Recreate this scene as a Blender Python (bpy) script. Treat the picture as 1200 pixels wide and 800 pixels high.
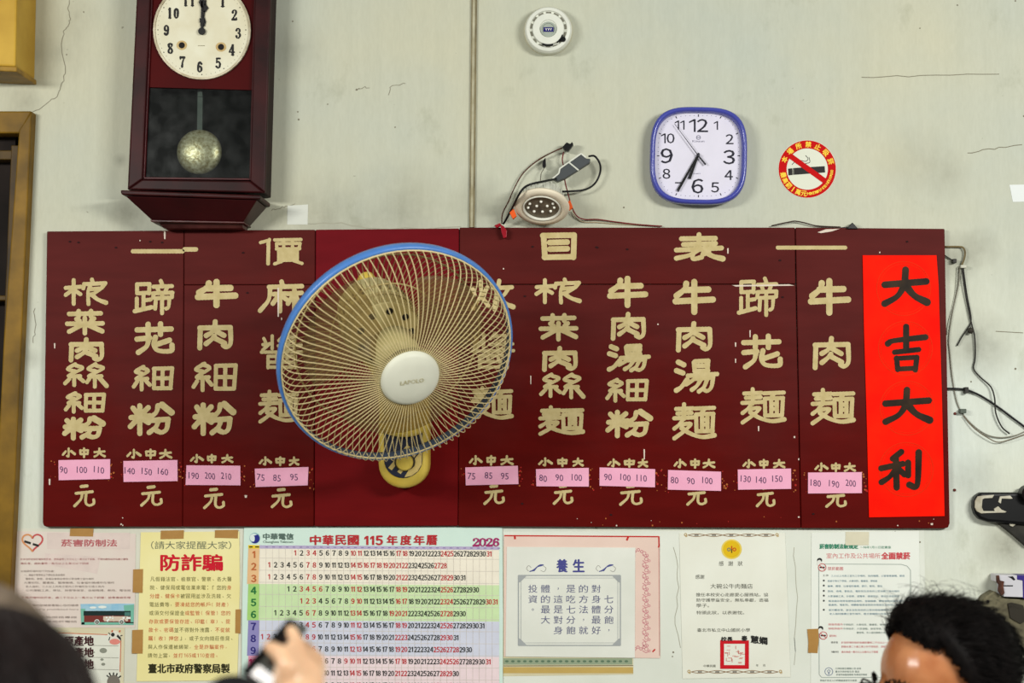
import bpy, bmesh, math, random
import numpy as np
from mathutils import Vector, Matrix
random.seed(7); rng = np.random.default_rng(7)
SC = bpy.context.scene
COL = SC.collection
for _o in list(bpy.data.objects): bpy.data.objects.remove(_o)

# ------------------------------------------------------------------ camera, world, lights, exposure
D = 3.27                      # camera to wall
FPX = 1903.0                  # focal length in pixels of a 1200 px wide frame
PITCH, YAW = math.radians(3.3), math.radians(1.75)
CAM = np.array([0.10, -D, 1.52])
fwd = np.array([-math.sin(YAW)*math.cos(PITCH), math.cos(YAW)*math.cos(PITCH), math.sin(PITCH)])
rgt = np.array([math.cos(YAW), math.sin(YAW), 0.0])
upv = np.cross(rgt, fwd)
cd = bpy.data.cameras.new('camera'); cam = bpy.data.objects.new('camera', cd); COL.objects.link(cam)
cd.sensor_width = 36; cd.lens = 36*FPX/1200; cd.clip_start = 0.05
cam.matrix_world = Matrix(((rgt[0], upv[0], -fwd[0], CAM[0]), (rgt[1], upv[1], -fwd[1], CAM[1]), (rgt[2], upv[2], -fwd[2], CAM[2]), (0, 0, 0, 1)))
cd.dof.use_dof = True; cd.dof.focus_distance = 3.2; cd.dof.aperture_fstop = cd.lens/1000/0.0195
SC.camera = cam
SC.view_settings.view_transform = 'Standard'; SC.view_settings.look = 'None'
SC.view_settings.gamma = 1; SC.view_settings.use_curve_mapping = False
SC.view_settings.exposure = 0.12
w = bpy.data.worlds.new('world'); SC.world = w; w.use_nodes = True
w.node_tree.nodes['Background'].inputs[0].default_value = (0.95, 1.0, 0.93, 1)
w.node_tree.nodes['Background'].inputs[1].default_value = 0.22
def area(name, loc, target, sx, sy, power, col):
    l = bpy.data.lights.new(name, 'AREA'); l.shape = 'RECTANGLE'; l.size = sx; l.size_y = sy; l.energy = power; l.color = col
    o = bpy.data.objects.new(name, l); COL.objects.link(o); o.location = loc
    o.rotation_euler = (Vector(target)-Vector(loc)).to_track_quat('-Z', 'Y').to_euler()
area('tube_light_left', (-1.75, -2.7, 2.35), (-0.3, 0, 1.05), 1.0, 0.25, 46, (1, 0.995, 0.945))
area('tube_light_right', (1.75, -2.7, 2.35), (0.3, 0, 1.05), 1.0, 0.25, 58, (1, 0.995, 0.945))

# ------------------------------------------------------------------ helpers
def P(px, py, y=0.0):
    """point of the plane at depth y (wall face is y=0) seen at a pixel of the 1200x800 photograph"""
    d = fwd + rgt*((px-600)/FPX) - upv*((py-400)/FPX)
    return CAM + d*((y-CAM[1])/d[1])
def PD(px, py, dist):
    d = fwd + rgt*((px-600)/FPX) - upv*((py-400)/FPX)
    return CAM + d*dist
def lin(c):
    return tuple(((v/255)/12.92 if v/255 <= 0.04045 else ((v/255+0.055)/1.055)**2.4) for v in c)
MATS = {}
def mat(name, rgb, rough=0.55, metal=0.0, var=0.08, scale=30.0, bump=0.0, spec=0.2, rgb2=None, coat=0.0, alpha=1.0, trans=0.0):
    if name in MATS: return MATS[name]
    m = bpy.data.materials.new(name); m.use_nodes = True; N = m.node_tree.nodes; L = m.node_tree.links
    b = N['Principled BSDF']; b.inputs['Roughness'].default_value = rough; b.inputs['Metallic'].default_value = metal
    b.inputs['Specular IOR Level'].default_value = spec; b.inputs['Coat Weight'].default_value = coat
    b.inputs['Alpha'].default_value = alpha; b.inputs['Transmission Weight'].default_value = trans
    c = lin(rgb)
    tc = N.new('ShaderNodeTexCoord'); nz = N.new('ShaderNodeTexNoise'); nz.inputs['Scale'].default_value = scale; nz.inputs['Detail'].default_value = 5
    L.new(tc.outputs['Object'], nz.inputs['Vector'])
    r = N.new('ShaderNodeValToRGB'); L.new(nz.outputs['Fac'], r.inputs['Fac'])
    c2 = lin(rgb2) if rgb2 else tuple(v*(1-var) for v in c)
    c1 = c if rgb2 else tuple(min(1, v*(1+var*0.5)) for v in c)
    r.color_ramp.elements[0].position = 0.32; r.color_ramp.elements[1].position = 0.68
    r.color_ramp.elements[0].color = (*c2, 1); r.color_ramp.elements[1].color = (*c1, 1)
    L.new(r.outputs['Color'], b.inputs['Base Color'])
    if bump:
        bp = N.new('ShaderNodeBump'); bp.inputs['Strength'].default_value = bump; bp.inputs['Distance'].default_value = 0.002
        L.new(nz.outputs['Fac'], bp.inputs['Height']); L.new(bp.outputs['Normal'], b.inputs['Normal'])
    MATS[name] = m; return m

ORG = {}
class MB:
    """collects geometry in world coordinates and links it as one mesh object"""
    def __init__(s): s.v = []; s.f = []; s.m = []; s.k = 0; s.jit = 4e-6   # overlapping ink never lies in exactly one plane
    def add(s, vs, fs, m=0):
        n = len(s.v); s.v.extend([tuple(map(float, q)) for q in vs]); s.f.extend([tuple(i+n for i in f) for f in fs]); s.m.extend([m]*len(fs)); return s
    def poly(s, pts, y, m=0):
        s.k += 1; y = y-s.jit*(s.k % 40); vs = [P(a, b, y) for a, b in pts]
        a = sum(pts[i][0]*pts[(i+1) % len(pts)][1]-pts[(i+1) % len(pts)][0]*pts[i][1] for i in range(len(pts)))
        idx = tuple(range(len(pts)))
        return s.add(vs, [idx[::-1] if a > 0 else idx], m)
    def rect(s, x0, y0, x1, y1, y, m=0): return s.poly([(x0, y0), (x1, y0), (x1, y1), (x0, y1)], y, m)
    def prism(s, pts, yf, yb, m=0):
        a = sum(pts[i][0]*pts[(i+1) % len(pts)][1]-pts[(i+1) % len(pts)][0]*pts[i][1] for i in range(len(pts)))
        if a > 0: pts = pts[::-1]
        f = [P(a, b, yf) for a, b in pts]; n = len(f); bk = [(q[0], yb, q[2]) for q in f]
        fs = [tuple(range(n)), tuple(range(2*n-1, n-1, -1))]+[((i+1) % n, i, n+i, n+(i+1) % n) for i in range(n)]
        return s.add(f+bk, fs, m)
    def pbox(s, x0, y0, x1, y1, yf, yb, m=0): return s.prism([(x0, y0), (x1, y0), (x1, y1), (x0, y1)], yf, yb, m)
    def box(s, lo, hi, m=0):
        x0, y0, z0 = lo; x1, y1, z1 = hi
        return s.add([(x0, y0, z0), (x1, y0, z0), (x1, y1, z0), (x0, y1, z0), (x0, y0, z1), (x1, y0, z1), (x1, y1, z1), (x0, y1, z1)],
                     [(0, 3, 2, 1), (4, 5, 6, 7), (0, 1, 5, 4), (1, 2, 6, 5), (2, 3, 7, 6), (3, 0, 4, 7)], m)
    def tube(s, pts, r, n=6, m=0, cap=True):
        pts = [np.array(p, float) for p in pts]; k = len(pts); rr = r if hasattr(r, '__len__') else [r]*k
        vs = []; t0 = None; u = None
        for i in range(k):
            t = pts[min(i+1, k-1)]-pts[max(i-1, 0)]; t = t/(np.linalg.norm(t)+1e-12)
            if u is None:
                u = np.cross(t, (0, 0, 1) if abs(t[2]) < .9 else (1, 0, 0))
            u = u-t*np.dot(u, t); u = u/(np.linalg.norm(u)+1e-12); w_ = np.cross(t, u)
            for j in range(n):
                a = 2*math.pi*j/n; vs.append(pts[i]+rr[i]*(math.cos(a)*u+math.sin(a)*w_))
        fs = [(i*n+j, i*n+(j+1) % n, (i+1)*n+(j+1) % n, (i+1)*n+j) for i in range(k-1) for j in range(n)]
        if cap: fs += [tuple(range(n-1, -1, -1)), tuple((k-1)*n+j for j in range(n))]
        return s.add(vs, fs, m)
    def lathe(s, prof, C, ax, n=32, m=0, a0=0.0, a1=2*math.pi):
        """prof: (radius, height) along axis ax from C"""
        C = np.array(C, float); ax = np.array(ax, float); ax /= np.linalg.norm(ax)
        u = np.cross(ax, (0, 0, 1) if abs(ax[2]) < .9 else (1, 0, 0)); u /= np.linalg.norm(u); w_ = np.cross(ax, u)
        vs = []; fs = []; k = len(prof)
        for r, h in prof:
            for j in range(n):
                a = 2*math.pi*j/n; vs.append(C+ax*h+max(r, 1e-5)*(math.cos(a)*u+math.sin(a)*w_))
        for i in range(k-1):
            for j in range(n): fs.append((i*n+j, i*n+(j+1) % n, (i+1)*n+(j+1) % n, (i+1)*n+j))
        return s.add(vs, fs, m)
    def disc(s, px, py, r, y, m=0, n=28, ry=None):
        return s.poly([(px+r*math.cos(2*math.pi*i/n), py+(ry or r)*math.sin(2*math.pi*i/n)) for i in range(n)], y, m)
    def ring(s, px, py, r0, r1, y, m=0, n=40):
        for i in range(n):
            a, b = 2*math.pi*i/n, 2*math.pi*(i+1)/n
            s.poly([(px+r0*math.cos(a), py+r0*math.sin(a)), (px+r1*math.cos(a), py+r1*math.sin(a)), (px+r1*math.cos(b), py+r1*math.sin(b)), (px+r0*math.cos(b), py+r0*math.sin(b))], y, m)
        return s
    def line(s, pts, wd, y, m=0):
        for (x0, y0), (x1, y1) in zip(pts[:-1], pts[1:]):
            l = math.hypot(x1-x0, y1-y0) or 1; nx, ny = -(y1-y0)/l*wd/2, (x1-x0)/l*wd/2
            s.poly([(x0+nx, y0+ny), (x1+nx, y1+ny), (x1-nx, y1-ny), (x0-nx, y0-ny)], y, m)
        return s
    def build(s, name, mats, parent=None, smooth=False, bevel=0.0, fix=False, seg=2):
        mats = mats if isinstance(mats, (list, tuple)) else [mats]
        A = np.array(s.v)
        if parent is None:
            c = (A.min(0)+A.max(0))/2; c[2] = A[:, 2].min()
        else: c = ORG[parent.name]
        me = bpy.data.meshes.new(name); me.from_pydata([tuple(q) for q in A-c], [], s.f)
        for m in mats: me.materials.append(m)
        me.polygons.foreach_set('material_index', s.m)
        if smooth: me.polygons.foreach_set('use_smooth', [True]*len(s.f))
        if fix:
            bm = bmesh.new(); bm.from_mesh(me); bmesh.ops.recalc_face_normals(bm, faces=bm.faces); bm.to_mesh(me); bm.free()
        me.update()
        o = bpy.data.objects.new(name, me); COL.objects.link(o)
        if parent is None: o.location = c
        else: o.parent = parent
        ORG[o.name] = c
        if bevel:
            b = o.modifiers.new('bevel', 'BEVEL'); b.width = bevel; b.segments = seg; b.limit_method = 'ANGLE'; b.angle_limit = math.radians(35)
        return o
def tag(o, label, cat, group=None):
    o['label'] = label; o['category'] = cat
    if group: o['group'] = group
    return o
def thing(name, loc, label, cat, group=None):
    o = bpy.data.objects.new(name, None); COL.objects.link(o); o.location = tuple(map(float, loc)); o.empty_display_size = 0.05
    ORG[o.name] = np.array(loc, float); return tag(o, label, cat, group)
def struct(o): o['kind'] = 'structure'; return o
def spl(pts, k=6):
    """Catmull-Rom through points (any dimension)"""
    p = [np.array(q, float) for q in pts]
    if len(p) < 3: return p
    q = [2*p[0]-p[1]]+p+[2*p[-1]-p[-2]]; out = []
    for i in range(1, len(q)-2):
        for j in range(k):
            t = j/k; a, b, c, d = q[i-1], q[i], q[i+1], q[i+2]
            out.append(0.5*((2*b)+(c-a)*t+(2*a-5*b+4*c-d)*t*t+(3*b-a-3*c+d)*t**3))
    out.append(p[-1]); return out

# typeset text: built-in font outlines as flat meshes, cached per string
_TX = {}
def glyphs(s, bold):
    k = (s, bold)
    if k not in _TX:
        c = bpy.data.curves.new('t', 'FONT'); c.body = s; c.size = 1; c.resolution_u = 2; c.offset = bold
        o = bpy.data.objects.new('t', c); COL.objects.link(o)
        dg = bpy.context.evaluated_depsgraph_get(); dg.update()
        me = bpy.data.meshes.new_from_object(o.evaluated_get(dg))
        v = np.array([q.co[:2] for q in me.vertices]) if len(me.vertices) else np.zeros((0, 2)); f = [tuple(p.vertices) for p in me.polygons]
        bpy.data.objects.remove(o); bpy.data.curves.remove(c); bpy.data.meshes.remove(me)
        _TX[k] = (v, f)
    return _TX[k]
def text(mb, s, x0, yc, h, y, m=0, w=None, bold=0.0, align='l', rot=0.0, tilt=0.0):
    """string with its left end at pixel x0, centred on line yc, capital height h px; w stretches it to that width"""
    v, f = glyphs(s, 0.0)
    if not len(v): return
    lo, hi = v.min(0), v.max(0); sy = h/(hi[1]-lo[1]); sx = (w/(hi[0]-lo[0])) if w else sy
    q = np.stack([(v[:, 0]-lo[0])*sx, (v[:, 1]-(lo[1]+hi[1])/2)*sy], 1); W = (hi[0]-lo[0])*sx
    if align == 'c': q[:, 0] -= W/2
    if align == 'r': q[:, 0] -= W
    if rot:
        c_, s_ = math.cos(rot), math.sin(rot); q = np.stack([q[:, 0]*c_-q[:, 1]*s_, q[:, 0]*s_+q[:, 1]*c_], 1)
    e = max(0.0, bold)*h                                       # heavier faces are overprinted, a hair apart
    for k, (ox, oy) in enumerate([(0, 0)] if e < .04 else [(0, 0), (-e, 0), (e, 0), (0, -e*.7), (0, e*.7)]):
        mb.k += 1; yy = y-mb.jit*(mb.k % 40); mb.add([P(x0+a+ox, yc-b+tilt*a+oy, yy) for a, b in q], f, m)
FW = {str(i): chr(0xFF10+i) for i in range(10)}
def num(mb, s, xc, yc, h, y, m=0, bold=0.0, k=.95, gap=.08):
    """plain grotesque numerals, h px tall, centred on xc"""
    gl = []; W = 0
    for c in s:
        v, f = glyphs(FW[c], 0.0); lo, hi = v.min(0), v.max(0); g_ = (hi[0]-lo[0])*h/(hi[1]-lo[1])*k; g_ = g_*.62 if c == '1' else g_; gl.append((FW[c], g_)); W += g_
    W += gap*h*(len(s)-1); x = xc-W/2
    for c, g_ in gl:
        if c == FW['1']:                                       # plain stem with a flag, no foot
            st = h*(.10+2*bold); mb.rect(x+g_-st, yc-h/2, x+g_, yc+h/2, y, m); mb.poly([(x+g_-st, yc-h*.5), (x+g_-st, yc-h*.5+st*1.1), (x, yc-h*.5+st*1.1+h*.16), (x, yc-h*.5+h*.19)], y, m)
        else: text(mb, c, x, yc, h, y, m, w=g_, bold=bold)
        x += g_+gap*h

# brush lettering: strokes are swept discs, outlined by marching squares so that each character is one clean flat shape
def strokes_of(s):
    out = []
    for st in s.split(';'):
        st = st.strip()
        if not st: continue
        wd = 1.0
        if '@' in st: st, w_ = st.split('@'); wd = float(w_)
        pts = []
        for tok in st.split():
            t = [float(a) for a in tok.split(',')]
            pts.append((t[0], t[1], t[2] if len(t) > 2 else 1.0))
        out.append((np.array(spl(pts, 5)), wd))
    return out
def brush(mb, s, box, wd, y, m=0, step=0.42, jitter=0.35, bez=True):
    x0, y0, x1, y1 = box; h = wd/2; mb.jit = 0.0
    segs = []
    for pts, k in strokes_of(s):
        X = x0+h+(x1-x0-wd)*pts[:, 0]/100+rng.normal(0, jitter*0.4); Y = y0+h+(y1-y0-wd)*pts[:, 1]/100+rng.normal(0, jitter*0.4)
        R = h*k*pts[:, 2]; n = len(X); e = np.linspace(0, 1, n)
        R = R*(1+0.10*np.cos(2*math.pi*e))
        for i in range(n-1): segs.append((X[i], Y[i], X[i+1], Y[i+1], R[i], R[i+1]))
    S = np.array(segs); pad = wd
    gx = np.arange(x0-pad, x1+pad, step); gy = np.arange(y0-pad, y1+pad, step)
    GX, GY = np.meshgrid(gx, gy); F = np.full(GX.shape, 1e9)
    for a, b, c, d, r0, r1 in S:
        dx, dy = c-a, d-b; L2 = dx*dx+dy*dy+1e-9
        t = np.clip(((GX-a)*dx+(GY-b)*dy)/L2, 0, 1)
        F = np.minimum(F, np.hypot(GX-a-t*dx, GY-b-t*dy)-(r0+(r1-r0)*t))
    F += 0.12*np.sin(GX*1.7+GY*0.6)*np.sin(GY*1.9)
    I = F < 0; allin = I[:-1, :-1] & I[1:, :-1] & I[:-1, 1:] & I[1:, 1:]; anyin = I[:-1, :-1] | I[1:, :-1] | I[:-1, 1:] | I[1:, 1:]
    for j in range(len(gy)-1):
        i = 0; row = allin[j]; nx = len(gx)-1
        while i < nx:
            if row[i]:
                k = i
                while k < nx and row[k]: k += 1
                mb.rect(gx[i], gy[j], gx[k], gy[j+1], y, m); i = k
            else:
                if anyin[j, i]:
                    cs = [(i, j), (i+1, j), (i+1, j+1), (i, j+1)]; pl = []
                    for q in range(4):
                        (a, b), (c, d) = cs[q], cs[(q+1) % 4]; fa, fb = F[b, a], F[d, c]
                        if fa < 0: pl.append((gx[a], gy[b]))
                        if (fa < 0) != (fb < 0):
                            t = fa/(fa-fb); pl.append((gx[a]+t*(gx[c]-gx[a]), gy[b]+t*(gy[d]-gy[b])))
                    if len(pl) > 2: mb.poly(pl, y, m)
                i += 1
    mb.jit = 4e-6
G = {
'榨': "2,34 38,29; 21,4 21,97; 20,40 2,62; 24,44 37,58; 65,1 67,12; 46,19 97,15; 46,19 44,36; 97,15 89,33; 62,22 56,50 57,98; 60,40 86,37; 86,37 72,54 58,62; 66,62 80,80 99,92@1.15",
'炸': "4,30 8,48; 38,24 30,44; 22,5 22,50 4,94; 24,54 40,84; 66,2 63,22; 52,26 96,23; 88,26 78,48 56,70; 60,46 56,98; 62,46 80,76 99,88@1.2",
'菜': "8,16 92,13; 34,4 34,27; 66,3 66,26; 28,38 36,46; 50,36 50,48; 74,36 66,46; 3,58 97,56; 50,34 50,99; 46,60 8,92; 54,60 96,90@1.1",
'肉': "8,24 6,98; 6,24 94,22; 94,22 95,78 84,94 74,88; 50,1 48,26; 46,28 40,40 24,52; 50,34 76,52; 48,54 40,66 24,82; 50,62 78,80",
'絲': "26,2 8,22 26,32; 28,8 43,20 10,52 38,52; 24,52 24,90; 12,64 2,82; 36,60 46,74; 74,2 56,22 74,32; 76,8 92,20 58,52 88,52; 72,52 72,96; 60,62 54,78; 82,56 100,92@1.2",
'細': "26,2 6,22 22,30; 22,6 38,20 8,52 36,52; 22,52 22,98; 10,66 2,86; 32,60 42,78; 53,10 52,92; 52,10 98,8; 98,8 94,92; 54,50 94,50; 74,12 73,90; 52,92 94,92",
'粉': "24,4 24,98; 4,44 48,38; 8,12 16,28; 43,10 32,26; 22,46 2,76; 28,48 44,62; 66,4 62,26 46,46; 76,2 98,28@1.25; 52,54 90,50; 90,50 86,84 74,95 62,88; 68,52 62,76 46,96",
'蹄': "8,10 8,38; 8,10 40,9; 40,9 39,38; 8,38 40,36; 24,38 24,84; 24,60 42,57; 7,54 7,90; 2,94 44,82@1.1; 68,0 72,12; 50,18 97,16; 60,22 63,32; 84,20 80,32; 50,38 98,36; 50,38 49,52; 98,36 97,50; 56,54 54,86; 56,54 90,52; 90,52 88,80 82,86; 72,40 72,100",
'花': "4,22 96,19; 34,3 34,36; 68,1 68,36; 4,52 38,48; 36,50 30,76 8,96; 54,46 50,72 62,90 96,91 99,72; 92,56 58,70",
'牛': "30,6 26,24 5,46; 24,27 86,25; 2,64 98,58; 50,0 50,99",
'價': "3,20 22,12; 24,8 20,28; 22,22 21,98@1.15; 36,10 97,8; 40,24 41,44; 40,24 95,23; 95,23 92,44; 57,10 57,42; 77,10 77,42; 40,44 94,43; 45,54 45,86; 45,54 88,53; 88,53 88,86; 46,65 88,64; 46,76 88,75; 45,87 88,86; 52,90 36,99; 80,88 99,98",
'麻': "52,0 54,12; 24,17 98,14; 26,20 22,60 3,95; 34,41 62,39; 48,28 48,97; 46,44 32,72; 50,46 62,58; 66,40 97,37; 81,27 81,98; 78,44 66,72; 83,44 90,66 100,82@1.1",
'醬': "28,4 28,42; 8,12 12,22; 6,30 28,27; 20,30 6,46; 56,2 44,18; 52,10 86,8 60,28; 42,34 97,32; 80,26 80,46 70,46; 58,36 62,44; 2,52 99,51; 18,65 18,99; 18,65 84,64; 84,64 84,99; 40,53 38,80; 62,53 64,80; 18,82 84,82; 18,97 84,97",
'麵': "6,14 46,12; 26,1 26,42; 10,27 44,25; 2,41 50,38; 24,42 14,58 2,70; 18,58 42,56 26,76 2,97; 20,68 42,84 70,93 99,88@1.15; 52,13 98,11; 75,14 68,26; 54,29 55,76; 54,29 96,27; 96,27 94,76; 69,30 69,74; 82,30 82,74; 69,44 82,44; 69,58 82,58; 55,77 94,76",
'目': "5,6 9,98; 3,7 97,5; 97,5 95,98; 24,36 76,34; 24,64 76,62; 8,97 95,95",
'表': "14,16 84,14; 18,38 84,34; 3,60 96,52; 50,1 50,58; 46,60 30,78 3,90; 40,62 38,93 56,87; 60,62 78,82 99,92@1.2; 70,66 58,76",
'湯': "7,10 20,18@1.2; 3,36 18,43@1.2; 2,94 14,84 28,62@1.15; 44,12 46,37; 46,8 78,6; 78,6 76,36; 46,22 78,21; 46,37 78,36; 30,51 99,46; 54,48 42,64 26,76; 46,60 90,56; 90,56 86,84 76,96 66,90; 62,60 52,80 40,92; 76,60 68,84 56,97",
'大': "4,44 96,35; 50,3 48,46; 48,46 32,76 4,96; 52,48 70,74 98,92@1.15",
'中': "8,24 12,66; 8,24 92,22; 92,22 88,64; 12,66 88,63; 50,1 50,99",
'小': "50,2 50,90 38,86; 26,36 4,74; 70,34 98,66@1.2",
'元': "36,6 64,3@1.1; 10,38 90,30; 42,36 34,66 4,97; 60,34 58,80 74,95 97,86 97,68",
'吉': "50,1 50,52; 2,40 18,33 99,25; 20,59 82,53@.85; 25,72 28,98@.85; 24,73 78,70@.8; 78,70 74,99@.85; 28,97 75,95@.8",
'利': "50,4 30,22; 3,48 54,36; 38,18 40,98@1.05; 38,48 22,70 3,84; 44,50 58,64; 67,32 67,66; 92,6 90,80 84,97 70,91@1.1",
# numerals of the pendulum clock's dial (thick and thin strokes)
'd1': "34,14,.6 56,3,.6; 56,4 56,96; 34,97,.5 80,97,.5",
'd2': "22,26 26,10,.7 52,2,.6 78,14 76,36 50,62,.7 18,94,.6; 18,94 84,94; 84,94,.6 88,78,.5",
'd3': "22,20 30,6,.6 56,2,.6 76,18 68,40,.7 46,46,.5; 46,46,.5 78,56,.9 80,78 54,98,.6 26,92,.6 20,78",
'd4': "66,2 66,98; 64,4,.6 10,68,.6; 8,70,.6 94,70,.6; 46,97,.5 88,97,.5",
'd5': "26,4,.8 80,4,.8; 26,4,.6 24,44,.6; 24,44,.5 54,36,.8 80,56 72,86 46,98,.6 20,84",
'd6': "78,18 60,2,.6 34,14 22,48 24,82 50,98,.6 78,80 72,52 48,44,.6 26,60,.6",
'd7': "16,22,.5 18,4; 18,6 86,6; 84,8,.5 56,50,.8 46,98",
'd8': "50,2,.6 24,12 28,34 54,48 80,70 72,92 50,98,.6 26,90 20,70 46,48,.6 72,30,.6 74,12 50,2,.6",
'd9': "22,82 40,98,.6 66,86 78,52 76,18 50,2,.6 22,20 28,48 52,56,.6 74,40,.6",
'd0': "50,2,.5 22,22 20,78 50,98,.5 78,78 80,22 50,2,.5",
}

# ------------------------------------------------------------------ materials of the setting
def wall_material():
    m = bpy.data.materials.new('wall_paint'); m.use_nodes = True; N = m.node_tree.nodes; L = m.node_tree.links; b = N['Principled BSDF']
    b.inputs['Roughness'].default_value = 0.6; b.inputs['Specular IOR Level'].default_value = 0.3
    tc = N.new('ShaderNodeTexCoord')
    def noise(scale, detail=6, sx=1, sz=1, rough=.55):
        mp = N.new('ShaderNodeMapping'); mp.inputs['Scale'].default_value = (sx, 1, sz); L.new(tc.outputs['Object'], mp.inputs['Vector'])
        n = N.new('ShaderNodeTexNoise'); n.inputs['Scale'].default_value = scale; n.inputs['Detail'].default_value = detail; n.inputs['Roughness'].default_value = rough
        L.new(mp.outputs['Vector'], n.inputs['Vector']); return n
    def ramp(n, p0, c0, p1, c1):
        r = N.new('ShaderNodeValToRGB'); L.new(n.outputs['Fac'], r.inputs['Fac']); e = r.color_ramp.elements
        e[0].position = p0; e[0].color = (*c0, 1); e[1].position = p1; e[1].color = (*c1, 1); return r
    def mix(a, c, f, mode='MIX'):
        x = N.new('ShaderNodeMix'); x.data_type = 'RGBA'; x.blend_type = mode
        if isinstance(f, float): x.inputs[0].default_value = f
        else: L.new(f, x.inputs[0])
        L.new(a, x.inputs[6]); L.new(c, x.inputs[7]); return x.outputs[2]
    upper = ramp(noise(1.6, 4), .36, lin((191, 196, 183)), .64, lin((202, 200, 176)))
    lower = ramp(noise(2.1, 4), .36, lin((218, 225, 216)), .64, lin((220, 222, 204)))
    # brighter light low on the wall is put into its colour; ragged edge
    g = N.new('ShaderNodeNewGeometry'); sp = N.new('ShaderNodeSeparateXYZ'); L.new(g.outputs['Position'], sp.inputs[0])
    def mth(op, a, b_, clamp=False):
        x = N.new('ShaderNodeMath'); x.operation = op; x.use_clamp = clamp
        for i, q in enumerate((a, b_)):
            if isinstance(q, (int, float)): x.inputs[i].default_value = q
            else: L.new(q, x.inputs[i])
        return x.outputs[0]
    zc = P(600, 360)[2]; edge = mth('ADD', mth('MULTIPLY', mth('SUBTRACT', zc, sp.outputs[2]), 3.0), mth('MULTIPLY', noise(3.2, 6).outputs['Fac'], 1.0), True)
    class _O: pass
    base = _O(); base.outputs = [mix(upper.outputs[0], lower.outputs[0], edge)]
    brush_ = ramp(noise(9, 5, 6, .35), .3, (.86, .87, .86), .7, (1, 1, 1))
    c = mix(base.outputs[0], brush_.outputs[0], 0.35, 'MULTIPLY')
    weave = ramp(noise(240, 2, 1, .25), .3, (.93, .93, .92), .7, (1, 1, 1)); c = mix(c, weave.outputs[0], .7, 'MULTIPLY')
    dirt = ramp(noise(5.5, 9, 1.5, 1, .68), .60, (1, 1, 1), .80, (.62, .63, .56)); c = mix(c, dirt.outputs[0], .75, 'MULTIPLY')
    spots = ramp(noise(55, 2), .76, (1, 1, 1), .80, (.35, .32, .28)); c = mix(c, spots.outputs[0], .7, 'MULTIPLY')
    nsm = noise(26, 7, 1, 1, .65)
    for px, py, r, k in ((148, 250, 26, .55), (141, 188, 10, .35), (30, 120, 22, .35), (70, 60, 40, .22), (380, 256, 60, .3), (470, 250, 70, .3), (560, 240, 40, .3), (300, 258, 40, .2), (1145, 405, 46, .42), (1120, 300, 34, .4), (1150, 290, 26, .3), (1140, 560, 34, .3), (1180, 640, 40, .5), (1075, 190, 50, .16), (1110, 205, 34, .16), (90, 20, 30, .2), (26, 60, 26, .4), (38, 420, 14, .25), (345, 60, 40, .22), (120, 615, 40, .3), (20, 380, 40, .15), (700, 255, 40, .2)):
        q = P(px, py); dn_ = N.new('ShaderNodeVectorMath'); dn_.operation = 'DISTANCE'; L.new(g.outputs['Position'], dn_.inputs[0]); dn_.inputs[1].default_value = tuple(q)
        f = mth('SUBTRACT', 1.0, mth('DIVIDE', dn_.outputs['Value'], r*.0018), True); f = mth('MULTIPLY', mth('MULTIPLY', f, mth('MULTIPLY', nsm.outputs['Fac'], 2.0)), k, True)
        dk = N.new('ShaderNodeRGB'); dk.outputs[0].default_value = (*lin((96, 92, 74)), 1); c = mix(c, dk.outputs[0], f)
    L.new(c, b.inputs['Base Color'])
    bp = N.new('ShaderNodeBump'); bp.inputs['Strength'].default_value = .25; bp.inputs['Distance'].default_value = .002
    L.new(noise(45, 6, 1, .5).outputs['Fac'], bp.inputs['Height']); L.new(bp.outputs['Normal'], b.inputs['Normal'])
    return m
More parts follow.
